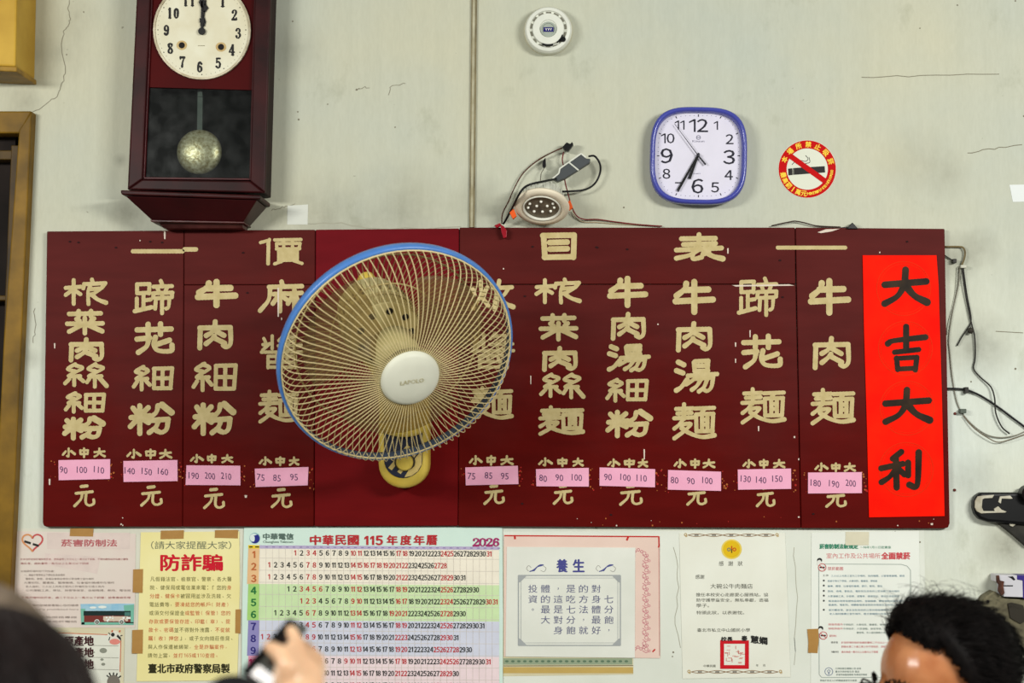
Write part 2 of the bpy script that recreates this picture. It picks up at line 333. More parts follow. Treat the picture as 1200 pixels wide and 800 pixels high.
def board_material(name, top, low, zlo, zhi):
    """aged lacquer: browner dull red where the old coat is left, bright red where it has been wiped and repainted"""
    m = bpy.data.materials.new(name); m.use_nodes = True; N = m.node_tree.nodes; L = m.node_tree.links; b = N['Principled BSDF']
    b.inputs['Roughness'].default_value = .48; b.inputs['Specular IOR Level'].default_value = .035
    g = N.new('ShaderNodeNewGeometry'); sp = N.new('ShaderNodeSeparateXYZ'); L.new(g.outputs['Position'], sp.inputs[0])
    n = N.new('ShaderNodeTexNoise'); n.inputs['Scale'].default_value = 4.5; n.inputs['Detail'].default_value = 7; L.new(g.outputs['Position'], n.inputs['Vector'])
    mr = N.new('ShaderNodeMapRange'); mr.inputs[1].default_value = zlo; mr.inputs[2].default_value = zhi; L.new(sp.outputs[2], mr.inputs[0])
    a = N.new('ShaderNodeMath'); a.operation = 'MULTIPLY_ADD'; L.new(n.outputs['Fac'], a.inputs[0]); a.inputs[1].default_value = 1.5; a.inputs[2].default_value = -.75
    s = N.new('ShaderNodeMath'); s.operation = 'ADD'; s.use_clamp = True; L.new(mr.outputs[0], s.inputs[0]); L.new(a.outputs[0], s.inputs[1])
    r = N.new('ShaderNodeValToRGB'); L.new(s.outputs[0], r.inputs['Fac']); e = r.color_ramp.elements
    e[0].position = .15; e[0].color = (*lin(low), 1); e[1].position = .85; e[1].color = (*lin(top), 1)
    n2 = N.new('ShaderNodeTexNoise'); n2.inputs['Scale'].default_value = 14; n2.inputs['Detail'].default_value = 8
    mp = N.new('ShaderNodeMapping'); mp.inputs['Scale'].default_value = (.5, 1, 2.5); L.new(g.outputs['Position'], mp.inputs['Vector']); L.new(mp.outputs['Vector'], n2.inputs['Vector'])
    r2 = N.new('ShaderNodeValToRGB'); L.new(n2.outputs['Fac'], r2.inputs['Fac']); r2.color_ramp.elements[0].position = .3; r2.color_ramp.elements[1].position = .7
    r2.color_ramp.elements[0].color = (.86, .86, .86, 1); r2.color_ramp.elements[1].color = (1.08, 1.06, 1.06, 1)
    x = N.new('ShaderNodeMix'); x.data_type = 'RGBA'; x.blend_type = 'MULTIPLY'; x.inputs[0].default_value = 1
    L.new(r.outputs[0], x.inputs[6]); L.new(r2.outputs[0], x.inputs[7]); L.new(x.outputs[2], b.inputs['Base Color'])
    bp = N.new('ShaderNodeBump'); bp.inputs['Strength'].default_value = .15; bp.inputs['Distance'].default_value = .001
    L.new(n2.outputs['Fac'], bp.inputs['Height']); L.new(bp.outputs['Normal'], b.inputs['Normal'])
    return m
def glass_material(name, tint, refl):
    m = bpy.data.materials.new(name); m.use_nodes = True; N = m.node_tree.nodes; L = m.node_tree.links
    N.remove(N['Principled BSDF']); t = N.new('ShaderNodeBsdfTransparent'); t.inputs[0].default_value = (*tint, 1)
    g = N.new('ShaderNodeBsdfGlossy'); nz = N.new('ShaderNodeTexNoise'); nz.inputs['Scale'].default_value = 30; nz.inputs['Detail'].default_value = 6
    r = N.new('ShaderNodeMapRange'); r.inputs[1].default_value = .4; r.inputs[2].default_value = .75; r.inputs[3].default_value = refl*.5; r.inputs[4].default_value = refl*1.6
    tc = N.new('ShaderNodeTexCoord'); L.new(tc.outputs['Object'], nz.inputs['Vector']); L.new(nz.outputs['Fac'], r.inputs[0]); g.inputs['Roughness'].default_value = .35
    x = N.new('ShaderNodeMixShader'); L.new(r.outputs[0], x.inputs[0]); L.new(t.outputs[0], x.inputs[1]); L.new(g.outputs[0], x.inputs[2]); L.new(x.outputs[0], N['Material Output'].inputs[0])
    return m
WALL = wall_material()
M_yellow = mat('yellow_wood_paint', (140, 104, 22), .5, rgb2=(98, 72, 12), scale=14, bump=.2)
M_cab = mat('yellow_cabinet_paint', (205, 165, 62), .5, rgb2=(176, 136, 44), scale=9, bump=.1)
M_dark = mat('dark_interior', (22, 20, 20), .8, rgb2=(40, 36, 33), scale=12)
M_black = mat('black_plastic', (16, 16, 17), .38, var=.3)
M_white = mat('white_plastic', (225, 226, 214), .42, var=.05, scale=40)
M_gold = mat('gold_lettering_paint', (204, 186, 136), .55, rgb2=(188, 169, 116), scale=60)
M_steel = mat('grey_steel', (130, 130, 124), .35, metal=.8, var=.2)

# ------------------------------------------------------------------ the setting
Z = lambda py: P(600, py)[2]
xl = P(20, 400)[0]
m = MB(); wt = .12
ztop, zb = 2.9, 0.0
zo_top, zo_bot = P(0, 143)[2], P(0, 760)[2]
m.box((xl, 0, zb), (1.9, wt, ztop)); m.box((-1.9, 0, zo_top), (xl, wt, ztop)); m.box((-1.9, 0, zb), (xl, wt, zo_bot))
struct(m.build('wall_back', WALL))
m = MB(); m.box((-1.9, -4.2, -.06), (1.9, wt, 0)); struct(m.build('floor', mat('floor_tile', (120, 112, 100), .4, rgb2=(96, 88, 80), scale=5)))
# batten over the joint between two wall panels
m = MB(); m.prism([(557, -330), (561.5, -330), (555, 266), (551, 266)], -.004, 0); m.prism([(560.6, -330), (562.4, -330), (556, 266), (554.4, 266)], -.0055, 0, 1)
m.prism([(555.8, -330), (557.2, -330), (551, 266), (549.8, 266)], -.0052, 0, 1)
struct(m.build('trim_1', [mat('batten_paint', (196, 192, 166), .6, rgb2=(150, 140, 108), scale=20), mat('batten_edge', (150, 138, 104), .7, rgb2=(96, 86, 62), scale=16)]))
# yellow window frame at the left edge
wf = thing('window_1', P(8, 740, -.02), 'tall window with yellow painted wooden frame and dark pane at left edge', 'window'); struct(wf)
m = MB(); m.prism([(22, 152), (37, 130), (12, 690), (8, 760), (-14, 760), (4, 400)], -.028, .02)
m.prism([(-60, 130), (37, 130), (24, 156), (-60, 156)], -.026, .02)
m.build('frame', M_yellow, wf, bevel=.003)
m = MB(); m.pbox(-60, 176, 16, 187, -.008, .03); m.prism([(13, 170), (22, 170), (3, 640), (-6, 640)], -.01, .03); m.pbox(-60, 346, 12, 352, -.008, .03); m.pbox(-60, 575, 8, 581, -.008, .03)
m.build('sash', mat('sash_paint', (92, 68, 20), .5, rgb2=(56, 40, 12), scale=16), wf, bevel=.002)
m = MB(); m.pbox(-60, 150, 18, 745, .034, .038); m.build('pane', mat('dark_pane', (50, 42, 38), .6, rgb2=(30, 26, 24), scale=6, spec=.05), wf)
m = MB(); m.box((-1.9, .06, zo_bot-.05), (xl+.03, .10, zo_top+.05)); m.build('backing', M_dark, wf)
# cracks and stains of the plaster that have a shape of their own
m = MB()
def crack(pts, wd=.8, k=0):
    p = [(a+random.uniform(-1.3, 1.3), b+random.uniform(-1.3, 1.3)) for a, b in [q[:2] for q in spl(pts, 5)]]; m.line(p, wd, -.0004, k)
random.seed(3); crack([(82, 0), (80, 14), (82, 22), (79, 30), (74, 40), (72, 60), (76, 82), (72, 100), (66, 112), (52, 124), (36, 132)], .7)
crack([(345, 262), (400, 262), (440, 268), (540, 266)], 1.0, 1); crack([(1010, 91), (1080, 89), (1170, 87)], .8); crack([(1133, 180), (1165, 174), (1197, 170)], .9)
crack([(417, 106), (425, 102), (434, 104)], .6); crack([(455, 112), (458, 102), (476, 97)], .6); crack([(318, 246), (330, 243), (345, 240)], .6)
crack([(1168, 389), (1200, 391)], .8); crack([(40, 360), (42, 385), (38, 402)], .7); crack([(14, 655), (34, 652), (50, 660)], .7); crack([(790, 640), (795, 680), (792, 730), (797, 760)], .8, 1); crack([(930, 640), (934, 700), (930, 780)], .7, 1)
for a, b, r in [(418, 105, 1.3), (350, 140, 1.2), (349, 131, .9), (384, 122, .8), (463, 149, .9), (731, 243, 1.1), (1122, 6, 1), (1190, 1, 1), (1078, 33, .8), (1190, 432, 1.3), (1138, 447, 1), (1078, 635, 1.2), (1049, 623, 1.2), (98, 14, .9), (78, 64, .9), (343, 25, 1), (557, 94, 1), (789, 764, 1.2), (788, 769, .9), (1200, 136, 1.2)]:
    m.disc(a, b, r, -.0004, 0, 7)
wm = m.build('wall_marks', [mat('crack_dark', (128, 122, 104), .8), mat('crack_pale', (168, 166, 148), .8)]); struct(wm)
# yellow cabinet corner, upper left
m = MB(); m.prism([(-70, -60), (21, -60), (18, 78), (-70, 74)], -.12, 0)
cb = m.build('wall_cabinet', M_cab, bevel=.004); tag(cb, 'yellow painted wooden wall box cut off by the upper left corner', 'cabinet')
m = MB(); m.prism([(-70, 74), (19.5, 78), (19.5, 84), (-70, 80)], -.123, 0); m.build('bottom_rail', mat('cab_rail', (170, 130, 44), .5, rgb2=(120, 92, 34), scale=20), cb, bevel=.002)

# ------------------------------------------------------------------ the menu board
YB = -.014
bd = thing('menu_board', P(580, 618, YB), 'long dark red menu board of joined panels with gold brushed Chinese dish names', 'menu board')
B_old = board_material('board_lacquer', (88, 31, 29), (90, 13, 10), P(600, 560)[2], P(600, 360)[2])
B_top = board_material('board_lacquer_upper', (86, 30, 28), (94, 24, 21), P(600, 420)[2], P(600, 280)[2])
B_red = board_material('board_crimson', (108, 18, 26), (104, 15, 17), P(600, 600)[2], P(600, 300)[2])
def panel(pts, mt, dy=0.0, lab=None):
    q = MB(); q.prism(pts, YB+dy, -.001); o = q.build('panel', mt, bd, bevel=.0012, seg=1)
    if lab: o['label'] = lab
panel([(55, 271), (215.2, 270), (213.5, 617), (54, 617), (51, 615.5), (50, 612)], B_old, 0, 'leftmost dark red panel')
panel([(216, 270), (369.2, 269), (369, 333), (215.6, 333.4)], B_top, 0, 'upper strip above the noodle dishes on the left')
panel([(215.6, 334), (369, 333.6), (367.6, 616.5), (214, 617)], B_old)
panel([(370, 269), (537.8, 267.5), (536.4, 616), (368.4, 616.5)], B_red, -.001, 'bare crimson panel behind the fan')
panel([(538.6, 266.5), (931.6, 266.5), (932.2, 332.4), (538.4, 332.8)], B_top, 0, 'upper strip with the heading')
panel([(538.2, 333.6), (932.4, 333.2), (938.4, 618.5), (537, 616.5)], B_old)
panel([(932.4, 266.5), (1107, 268), (1113, 613), (1111, 618), (1106, 619), (939.2, 618.6)], B_old, 0, 'rightmost dark red panel')
YL = YB-.0010
cols = [
 (7.0, [('榨', 74, 325, 127, 359), ('菜', 75, 361, 124, 393), ('肉', 78, 395, 124, 425), ('絲', 73, 424, 127, 456), ('細', 74, 458, 125, 485), ('粉', 72, 487, 124, 516)]),
 (7.2, [('蹄', 155, 327, 205, 369), ('花', 156, 376, 205, 417), ('細', 153.5, 427, 205, 459), ('粉', 149, 471, 205, 511)]),
 (7.4, [('牛', 227.7, 327, 280, 361), ('肉', 229, 374, 275, 411), ('細', 224, 423, 279.5, 460), ('粉', 224, 470, 277, 511)]),
 (6.6, [('麻', 300.6, 327.5, 357.5, 368), ('醬', 303.5, 390, 356, 433), ('麵', 302, 456, 351, 497)]),
 (6.6, [('炸', 550, 326, 604, 366), ('醬', 551, 388, 604, 433), ('麵', 551, 452, 602, 494)]),
 (6.9, [('榨', 625.6, 325, 682, 357), ('菜', 630, 366, 679, 400), ('肉', 633, 405, 679, 436), ('絲', 631, 436, 685.6, 469), ('麵', 630, 474.6, 685.6, 511.5)]),
 (6.9, [('牛', 710.7, 323.5, 760, 361), ('肉', 713.6, 365, 758.6, 399.5), ('湯', 710.7, 400.6, 763, 437), ('細', 708.5, 442, 761, 472), ('粉', 708.5, 479, 765.5, 513.6)]),
 (7.2, [('牛', 787.5, 327, 839.6, 369), ('肉', 789.7, 376, 836.7, 413.5), ('湯', 789, 417.5, 843, 462), ('麵', 787, 471, 840, 517)]),
 (7.0, [('蹄', 863, 324, 913, 371), ('花', 867, 390.5, 917.5, 434), ('麵', 867, 453, 921.7, 498.4)]),
 (7.3, [('牛', 946, 326, 998, 370), ('肉', 949.7, 393, 999, 434), ('麵', 949, 454, 1003, 499)]),
]
WK = {'榨': .62, '炸': .70, '菜': .70, '肉': .74, '絲': .60, '細': .60, '粉': .78, '蹄': .60, '花': .80, '牛': .92, '湯': .66, '麵': .62, '麻': .76, '醬': .54}   # dense characters are written with a finer brush
lt = MB()
for wd, cs in cols:
    for ch, *bx in cs: brush(lt, G[ch], bx, wd*WK[ch], YL)
for ch, bx, wd in (('價', (302, 276, 356, 311), 3.5), ('目', (632, 271, 677, 305), 6.0), ('表', (788, 272, 850, 308), 5.2)): brush(lt, G[ch], bx, wd, YL)
brush(lt, "0,50 100,50", (153.5, 291, 216, 297.5), 4.6, YL); brush(lt, "0,50 100,50", (214, 289, 232, 295), 4.8, YL)
brush(lt, "0,50 100,50", (909.6, 287, 993, 293), 4.2, YL)
lt.build('dish_lettering', M_gold, bd)
small = [(72, 89, 92, 105, 109, 124, 524, 536.5), (147.6, 166, 169, 184, 186, 202, 525.5, 538), (222, 239, 241.5, 254.6, 259, 273.6, 531.7, 543), (302.6, 319, 321.6, 335, 338, 351, 534.5, 546),
 (549, 565.6, 569, 582, 586, 602, 533, 545.5), (630, 648, 652, 666, 670.6, 684, 535.7, 547), (711, 727, 730, 745, 747, 759.6, 537, 548), (789, 804.7, 808, 821, 823, 838.5, 537, 549), (869.5, 885.6, 888.7, 901.5, 905.5, 920.5, 537.5, 549), (954, 971, 973, 986, 988.5, 1003, 541.5, 553)]
yuan = [(85, 567, 112, 594.5), (163, 568, 191, 594), (237, 571, 264, 597), (316, 571, 343, 596), (565.6, 567, 592, 592), (647, 567, 672.5, 592), (724.4, 567, 753.4, 593), (803.5, 569, 829, 593), (885, 569, 909, 595), (966.4, 573, 992.5, 595.5)]
lt = MB()
for (a, b, c, d, e, f, y0, y1), yb in zip(small, yuan):
    brush(lt, G['小'], (a, y0, b, y1), 2.4, YL, step=.28, jitter=.2); brush(lt, G['中'], (c, y0, d, y1), 2.4, YL, step=.28, jitter=.2); brush(lt, G['大'], (e, y0, f, y1), 2.4, YL, step=.28, jitter=.2)
    brush(lt, G['元'], yb, 3.1, YL, step=.4)
lt.build('size_and_currency_lettering', M_gold, bd)
# chips, nails and tape residue of the board
m = MB()
for a, b, c, d in [(326, 337, 2, 34), (193, 271, 2, 9), (64, 402, 1.6, 6), (106, 403, .1, .1), (58, 561, 2, 7), (622, 440, 1.2, 10), (755, 526, 1.6, 12), (853, 291, 1.8, 6), (879, 387, 1.4, 8), (862, 401, 1.6, 5), (862, 420, 1.4, 5), (590, 314, 1.6, 1.6), (771, 379, 1.6, 1.8), (288, 580, 3, 3), (931, 511, 2, 2), (936, 537, 1.5, 2), (936, 605, 2, 1.5), (889, 499, 1.6, 6), (1031, 295, 1.5, 1.5), (1092, 613, 3, 2), (164, 281, 1.5, 1.5), (330, 372, 1.3, 3)]:
    m.prism([(a-c/2, b), (a+c/2, b+random.uniform(-.5, .5)), (a+c/2*.8, b+d), (a-c/2*.7, b+d)], YB-.0013, YB, 0)
m.prism([(858, 334), (925, 333), (931, 334.6), (862, 335.6)], YB-.0012, YB, 0); m.prism([(958, 272), (968, 268.5), (984, 268), (975, 271), (962, 273)], YB-.0012, YB, 0)
for a, b in [(82, 283), (92, 284), (176, 283), (190, 284), (136, 290), (285, 296), (290, 343), (624, 289), (699, 289.5), (615, 347), (735, 292), (914, 305), (917, 348), (1063, 283), (953, 602), (612, 590), (716, 603), (700, 290)]: m.disc(a, b, 1.6, YB-.0012, 1, 8, 1.1)
for cx, yy in [(129, 550), (209, 552), (283, 557), (363, 562), (609, 560), (692, 562), (771, 562), (848, 565), (929, 563), (1012, 565)]:
    for _ in range(9):
        a, b = cx+random.uniform(-2, 5), yy+random.uniform(-13, 13); r = random.uniform(.5, 1.5); m.disc(a, b, r, YB-.0012, random.choice((2, 2, 3)), 6)
    for _ in range(5):
        a, b = cx-66+random.uniform(-4, 2), yy+random.uniform(-12, 12); m.disc(a, b, random.uniform(.4, 1.0), YB-.0012, random.choice((2, 3)), 6)
for _ in range(22): m.disc(random.uniform(140, 150) if random.random() < .3 else random.uniform(640, 1100), random.uniform(605, 616), random.uniform(.4, 1.1), YB-.0012, random.choice((0, 2, 3)), 6)
ch_ = m.build('chips_and_nail_holes', [mat('chip_white', (222, 206, 190), .7), mat('nail_hole', (40, 12, 14), .8), mat('tape_residue', (176, 96, 44), .7), mat('chip_red', (170, 30, 22), .6)], bd); ch_['kind'] = 'stuff'

# price strips
M_pink = mat('pink_paper', (243, 178, 204), .75, rgb2=(236, 166, 194), scale=20); M_ink = mat('violet_ink', (92, 62, 96), .7)
strips = [
 ([(68.5, 539), (129, 537.8), (128.8, 561), (68.8, 562.5)], (("90", 70), ("100", 90), ("110", 110)), 'pink price slip reading 90 100 110 at the board\'s left end'),
 ([(144.5, 540), (207.8, 538.8), (208, 563.5), (144.8, 564.5)], (("140", 146), ("150", 166), ("160", 185)), 'pink price slip reading 140 150 160 under the second column from left'),
 ([(218.5, 545), (281.5, 545.5), (281.8, 568.5), (217.5, 568)], (("190", 221), ("200", 240), ("210", 259)), 'pink price slip reading 190 200 210 with a torn right edge'),
 ([(298.5, 549), (361.5, 547), (360.5, 568.5), (299.5, 570.5)], (("75", 301), ("85", 320), ("95", 340)), 'pink price slip reading 75 85 95 left of the wall fan'),
 ([(545.2, 547.5), (606.8, 545.5), (607.6, 567), (545.8, 568.5)], (("75", 548), ("85", 568), ("95", 587)), 'pink price slip reading 75 85 95 right of the wall fan'),
 ([(628, 549.5), (690, 548), (690, 570), (628.6, 569.5)], (("80", 632), ("90", 651), ("100", 670)), 'pink price slip reading 80 90 100 in the column under the round downlight'),
 ([(702.6, 547.5), (767.8, 549.5), (767.6, 570.8), (702.6, 569)], (("90", 708), ("100", 727), ("110", 746)), 'pink price slip reading 90 100 110 right of the board\'s middle'),
 ([(783, 550.5), (845, 552.5), (845, 575), (782.6, 573.5)], (("80", 786), ("90", 805), ("100", 823)), 'pink price slip reading 80 90 100 in the column under the blue clock'),
 ([(864.6, 550), (927, 548.8), (927.2, 572.6), (865, 573.6)], (("130", 868), ("140", 886), ("150", 905)), 'pink price slip reading 130 140 150 second from the right end'),
 ([(947, 553.5), (1010, 553), (1010, 577.6), (947, 578)], (("180", 950), ("190", 971.5), ("200", 991)), 'pink price slip reading 180 190 200 beside the red banner'),
]
for i, (q, tx, lab) in enumerate(strips):
    m = MB(); m.prism(q, YB-.0022, YB-.0002); o = m.build('price_slip', M_pink); tag(o, lab, 'price slip', 'pink price slips along the board')
    m = MB(); cy = sum(b for a, b in q)/4
    for s, x in tx: text(m, s, x, cy+random.uniform(-1, .6), 7.6, YB-.0026, 0, w=12 if len(s) == 3 else 9, tilt=random.uniform(.05, .2), rot=math.radians(random.uniform(-3, 3)))
    m.build('handwritten_prices', M_ink, o)

# red banner
bq = [(1011, 299), (1097.5, 299), (1100, 335), (1104, 470), (1107, 604.5), (1018.5, 606), (1016, 500), (1012.5, 380)]
m = MB(); m.prism(bq, YB-.0028, YB-.0004)
bn = m.build('new_year_banner', mat('red_paper', (255, 30, 2), .6, rgb2=(250, 14, 0), scale=12, spec=.05)); tag(bn, 'bright vermilion paper banner with four black brushed characters at board\'s right end', 'banner')
m = MB()
for ch, bx, wd in (('大', (1031, 311, 1091, 361), 7.2), ('吉', (1036, 379, 1088, 437), 6.6), ('大', (1032, 452, 1094, 499), 7.0), ('利', (1028, 524, 1084, 575), 6.4)): brush(m, G[ch], bx, wd, YB-.0034)
m.build('brush_lettering', mat('brush_ink', (26, 18, 12), .5, rgb2=(58, 42, 24), scale=26, spec=.1), bn)
m = MB()
for cx, cy in ((1059, 338), (1061, 408), (1063, 478), (1062, 550)):
    m.ring(cx, cy, 31, 32.2, YB-.0031); m.ring(cx, cy, 28.6, 29.2, YB-.0031)
m.build('faint_circles', mat('banner_circle', (236, 40, 8), .6, spec=.05), bn)

# ------------------------------------------------------------------ pendulum clock
M_mahog = mat('mahogany', (58, 16, 17), .42, rgb2=(34, 11, 11), scale=16, spec=.12)
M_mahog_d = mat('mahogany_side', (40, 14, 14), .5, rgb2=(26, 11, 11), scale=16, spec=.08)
pc = thing('pendulum_clock', P(236, 270, -.03), 'tall dark mahogany pendulum clock with round cream dial hanging above the board', 'clock')
yF = -.078
def lx(y): return 160-10.5*y/222
def rx(y): return 317-6.5*y/226
m = MB()
m.prism([(lx(-70), -70), (lx(-70)+9, -70), (lx(222)+9, 222), (lx(222), 222)], -.066, 0); m.prism([(rx(-70)-9, -70), (rx(-70), -70), (rx(224), 226), (rx(224)-9, 226)], -.066, 0)
m.prism([(lx(-70), -78), (rx(-70), -78), (rx(-70), -68), (lx(-70), -68)], -.066, 0); m.prism([(lx(214), 214), (rx(214), 215), (rx(226), 226), (lx(222), 222)], -.066, 0)
m.build('case', M_mahog_d, pc, bevel=.001, seg=1)
m = MB(); m.prism([(lx(-70)+6, -70), (rx(-70)-6, -70), (rx(220)-6, 220), (lx(218)+6, 218)], -.012, -.004); m.build('back_board', mat('clock_interior', (13, 14, 14), .8, rgb2=(20, 21, 20), scale=10, spec=.03), pc)
m = MB()
m.prism([(lx(-70), -70), (lx(-70)+15.5, -70), (lx(210)+16.5, 210), (lx(222), 222)], yF, -.066); m.prism([(rx(-70)-19, -70), (rx(-70), -70), (rx(226), 226), (rx(212)-18, 212)], yF, -.066)
m.prism([(lx(210)+16.5, 210), (rx(212)-18, 212), (rx(226), 226), (lx(222), 222)], yF, -.066)
df = m.build('door', M_mahog, pc, bevel=.003)
m = MB()
for a, b in (((lx(-70)+16, -70), (lx(209)+17, 209)), ((rx(-70)-19.6, -70), (rx(211)-18.8, 211))): m.prism([a, (a[0]+2.4, a[1]), (b[0]+2.4, b[1]), b], -.071, -.062)
m.prism([(lx(207)+17, 207.4), (rx(208)-18.5, 208.8), (rx(210)-18.5, 211), (lx(209)+17, 209.6)], -.071, -.062)
m.build('inner_bead', mat('bead_wood', (78, 22, 24), .4, rgb2=(52, 16, 18), scale=18), df, bevel=.0008, seg=1)
m = MB(); m.prism([(lx(-70)+15, -70), (rx(-70)-18, -70), (rx(104)-17, 105.5), (lx(102)+15, 102)], -.066, -.058); m.build('dial_panel', mat('red_panel', (74, 6, 6), .5, rgb2=(62, 5, 6), scale=10, spec=.06), pc)
m = MB(); m.prism([(lx(103)+16, 103), (rx(106)-18, 106), (rx(210)-18, 210.5), (lx(209)+17, 209)], -.0655, -.063); m.build('lower_glass', glass_material('dusty_glass', (.85, .88, .86), .004), pc)
yd = -.070; cx, cy = 236.5, 35.0
m = MB(); m.prism([(cx+56.3*math.cos(a), cy+57.2*math.sin(a)) for a in np.linspace(0, 2*math.pi, 64, endpoint=False)], yd, -.066)
dl = m.build('dial', mat('dial_cream', (226, 222, 198), .45, rgb2=(214, 206, 176), scale=18), pc)
m = MB()
for k in range(48):
    a, b = 2*math.pi*k/48, 2*math.pi*(k+1)/48
    m.prism([(cx+q*math.cos(t), cy+q*1.015*math.sin(t)) for q, t in ((54.8, a), (57.2, a), (57.2, b), (54.8, b))], yd-.0022, -.066)
m.build('bezel', mat('bezel_metal', (190, 182, 160), .4, metal=.35, rgb2=(150, 138, 112), scale=40), pc)
nb = MB()
for s, px, py in (('3', 279, 39), ('9', 195, 35.5), ('6', 234, 78.5), ('10', 202, 15.5), ('2', 274.5, 17.5), ('4', 271.5, 58.6), ('8', 199.5, 56.6), ('7', 213.6, 72.5), ('5', 255.6, 74), ('1', 260.5, 2), ('11', 220.5, 1), ('12', 239, -7)):
    wdt = 8.6
    for i, c in enumerate(s):
        x0 = px-wdt*len(s)/2*.92+i*wdt*.92
        brush(nb, G['d'+c], (x0+(0.6 if len(s) > 1 else -.6), py-7.2, x0+wdt, py+7.2), 2.5, yd-.0006, step=.3, jitter=.1)
for k in range(60):
    a = 2*math.pi*k/60; r = 51.5; m_ = .7 if k % 5 == 0 else .35
    nb.disc(cx+r*math.cos(a), cy+r*1.015*math.sin(a), m_, yd-.0005, 0, 6)
text(nb, '------', 236, 53.5, .8, yd-.0005, 1, w=8, align='c')
nb.build('numerals', [mat('dial_black', (28, 26, 24), .5), mat('dial_faint', (150, 140, 112), .6)], dl)
for hx, hy in ((213, 53), (259, 55)):
    m = MB(); m.disc(hx, hy, 6.2, yd-.0004, 0, 20, 5.6); m.disc(hx, hy, 3.6, yd-.0008, 1)
    m.build('winding_hole', [mat('rust_ring', (206, 184, 136), .6, rgb2=(190, 160, 104), scale=60), M_dark], dl)
M_hand = mat('black_hands', (26, 26, 24), .4)
def hand(name, a, b, w0, yy, extra):
    q = MB(); (x0, y0), (x1, y1) = a, b; L_ = math.hypot(x1-x0, y1-y0); ux, uy = (x1-x0)/L_, (y1-y0)/L_; nx, ny = -uy, ux
    for t0, t1, wa, wb in extra:
        q.prism([(x0+ux*L_*t0+nx*wa, y0+uy*L_*t0+ny*wa), (x0+ux*L_*t1+nx*wb, y0+uy*L_*t1+ny*wb), (x0+ux*L_*t1-nx*wb, y0+uy*L_*t1-ny*wb), (x0+ux*L_*t0-nx*wa, y0+uy*L_*t0-ny*wa)], yy, yy+.001)
    return q
q = hand('hour_hand', (236.5, 36.5), (241.5, -2), 1, yd-.003, [(-.05, .18, 1.6, 1.4), (.16, .3, 2.6, 3.4), (.3, .42, 3.4, 1.2), (.42, .62, .8, .8), (.58, .72, 1.2, 4.2), (.72, .82, 4.2, 1.0), (.8, 1.0, 1.0, .3)]); q.build('hour_hand', M_hand, dl)
q = hand('minute_hand', (236.5, 36.5), (236.8, -14), 1, yd-.0045, [(-.05, .2, 1.5, 1.3), (.2, .3, 2.8, 2.8), (.3, .7, 1.3, .9), (.55, .68, 1.2, 4.0), (.68, .78, 4.0, .9), (.78, 1.0, .9, .3)])
q.disc(236.3, 36.5, 4.2, yd-.006, 0); q.lathe([(0, .003), (.006, .002), (.0072, -.003)], P(236.3, 36.5, yd-.003), (0, -1, 0), 20); q.build('minute_hand', M_hand, dl)
# pendulum
M_bob = mat('tarnished_brass', (206, 198, 170), .36, metal=.55, rgb2=(140, 124, 82), scale=150, bump=.3, spec=.6)
cp = P(233.5, 178, -.036); rb = 26.2*(P(234, 178, -.036)[0]-P(233, 178, -.036)[0])
pd = MB(); pd.lathe([(0, .016)]+[(rb*math.sin(t), .016*math.cos(t)) for t in np.linspace(.12, math.pi/2, 12)]+[(rb, -.002), (rb*.9, -.006), (0, -.006)], cp, (0, -1, 0), 48)
bob = pd.build('pendulum_bob', M_bob, pc, smooth=True)
m = MB(); m.prism([(231.6, 100), (237.6, 100), (237, 156), (231, 156)], -.036, -.033); m.prism([(232.6, 106), (236.8, 106), (237.4, 113), (231.8, 113)], -.040, -.033); m.build('pendulum_rod', mat('dull_rod', (74, 80, 76), .5, metal=.3, var=.2), pc)
# moulded base
def frustum(q, top, yt, bot, yb_, m_=0):
    (a, b), (c, d) = top; (e, f), (g, h) = bot
    A = [P(a, b, yt), P(c, d, yt)]; B = [P(e, f, yb_), P(g, h, yb_)]
    vs = [A[0], A[1], (A[1][0], 0, A[1][2]), (A[0][0], 0, A[0][2]), B[0], B[1], (B[1][0], 0, B[1][2]), (B[0][0], 0, B[0][2])]
    q.add(vs, [(3, 2, 1, 0), (4, 5, 6, 7), (0, 1, 5, 4), (1, 2, 6, 5), (2, 3, 7, 6), (3, 0, 4, 7)], m_)
m = MB(); frustum(m, ((141, 222.5), (305, 228.5)), -.110, ((142, 228), (305, 233.5)), -.110); m.build('base_ledge', M_mahog, pc, bevel=.0025)
m = MB(); frustum(m, ((147, 229.5), (301, 234.5)), -.106, ((178, 258), (285, 260)), -.070); m.build('base_taper', mat('base_red', (52, 9, 12), .35, rgb2=(40, 8, 10), scale=12), pc, bevel=.0015)
m = MB(); frustum(m, ((176, 257.4), (286, 259.6)), -.073, ((177, 259.8), (286, 261.6)), -.073); frustum(m, ((186, 261), (284, 262.4)), -.06, ((192, 267.5), (284, 267.5)), -.05); m.build('base_foot', mat('base_lip', (88, 46, 44), .35, rgb2=(52, 22, 22), scale=20), pc, bevel=.001)

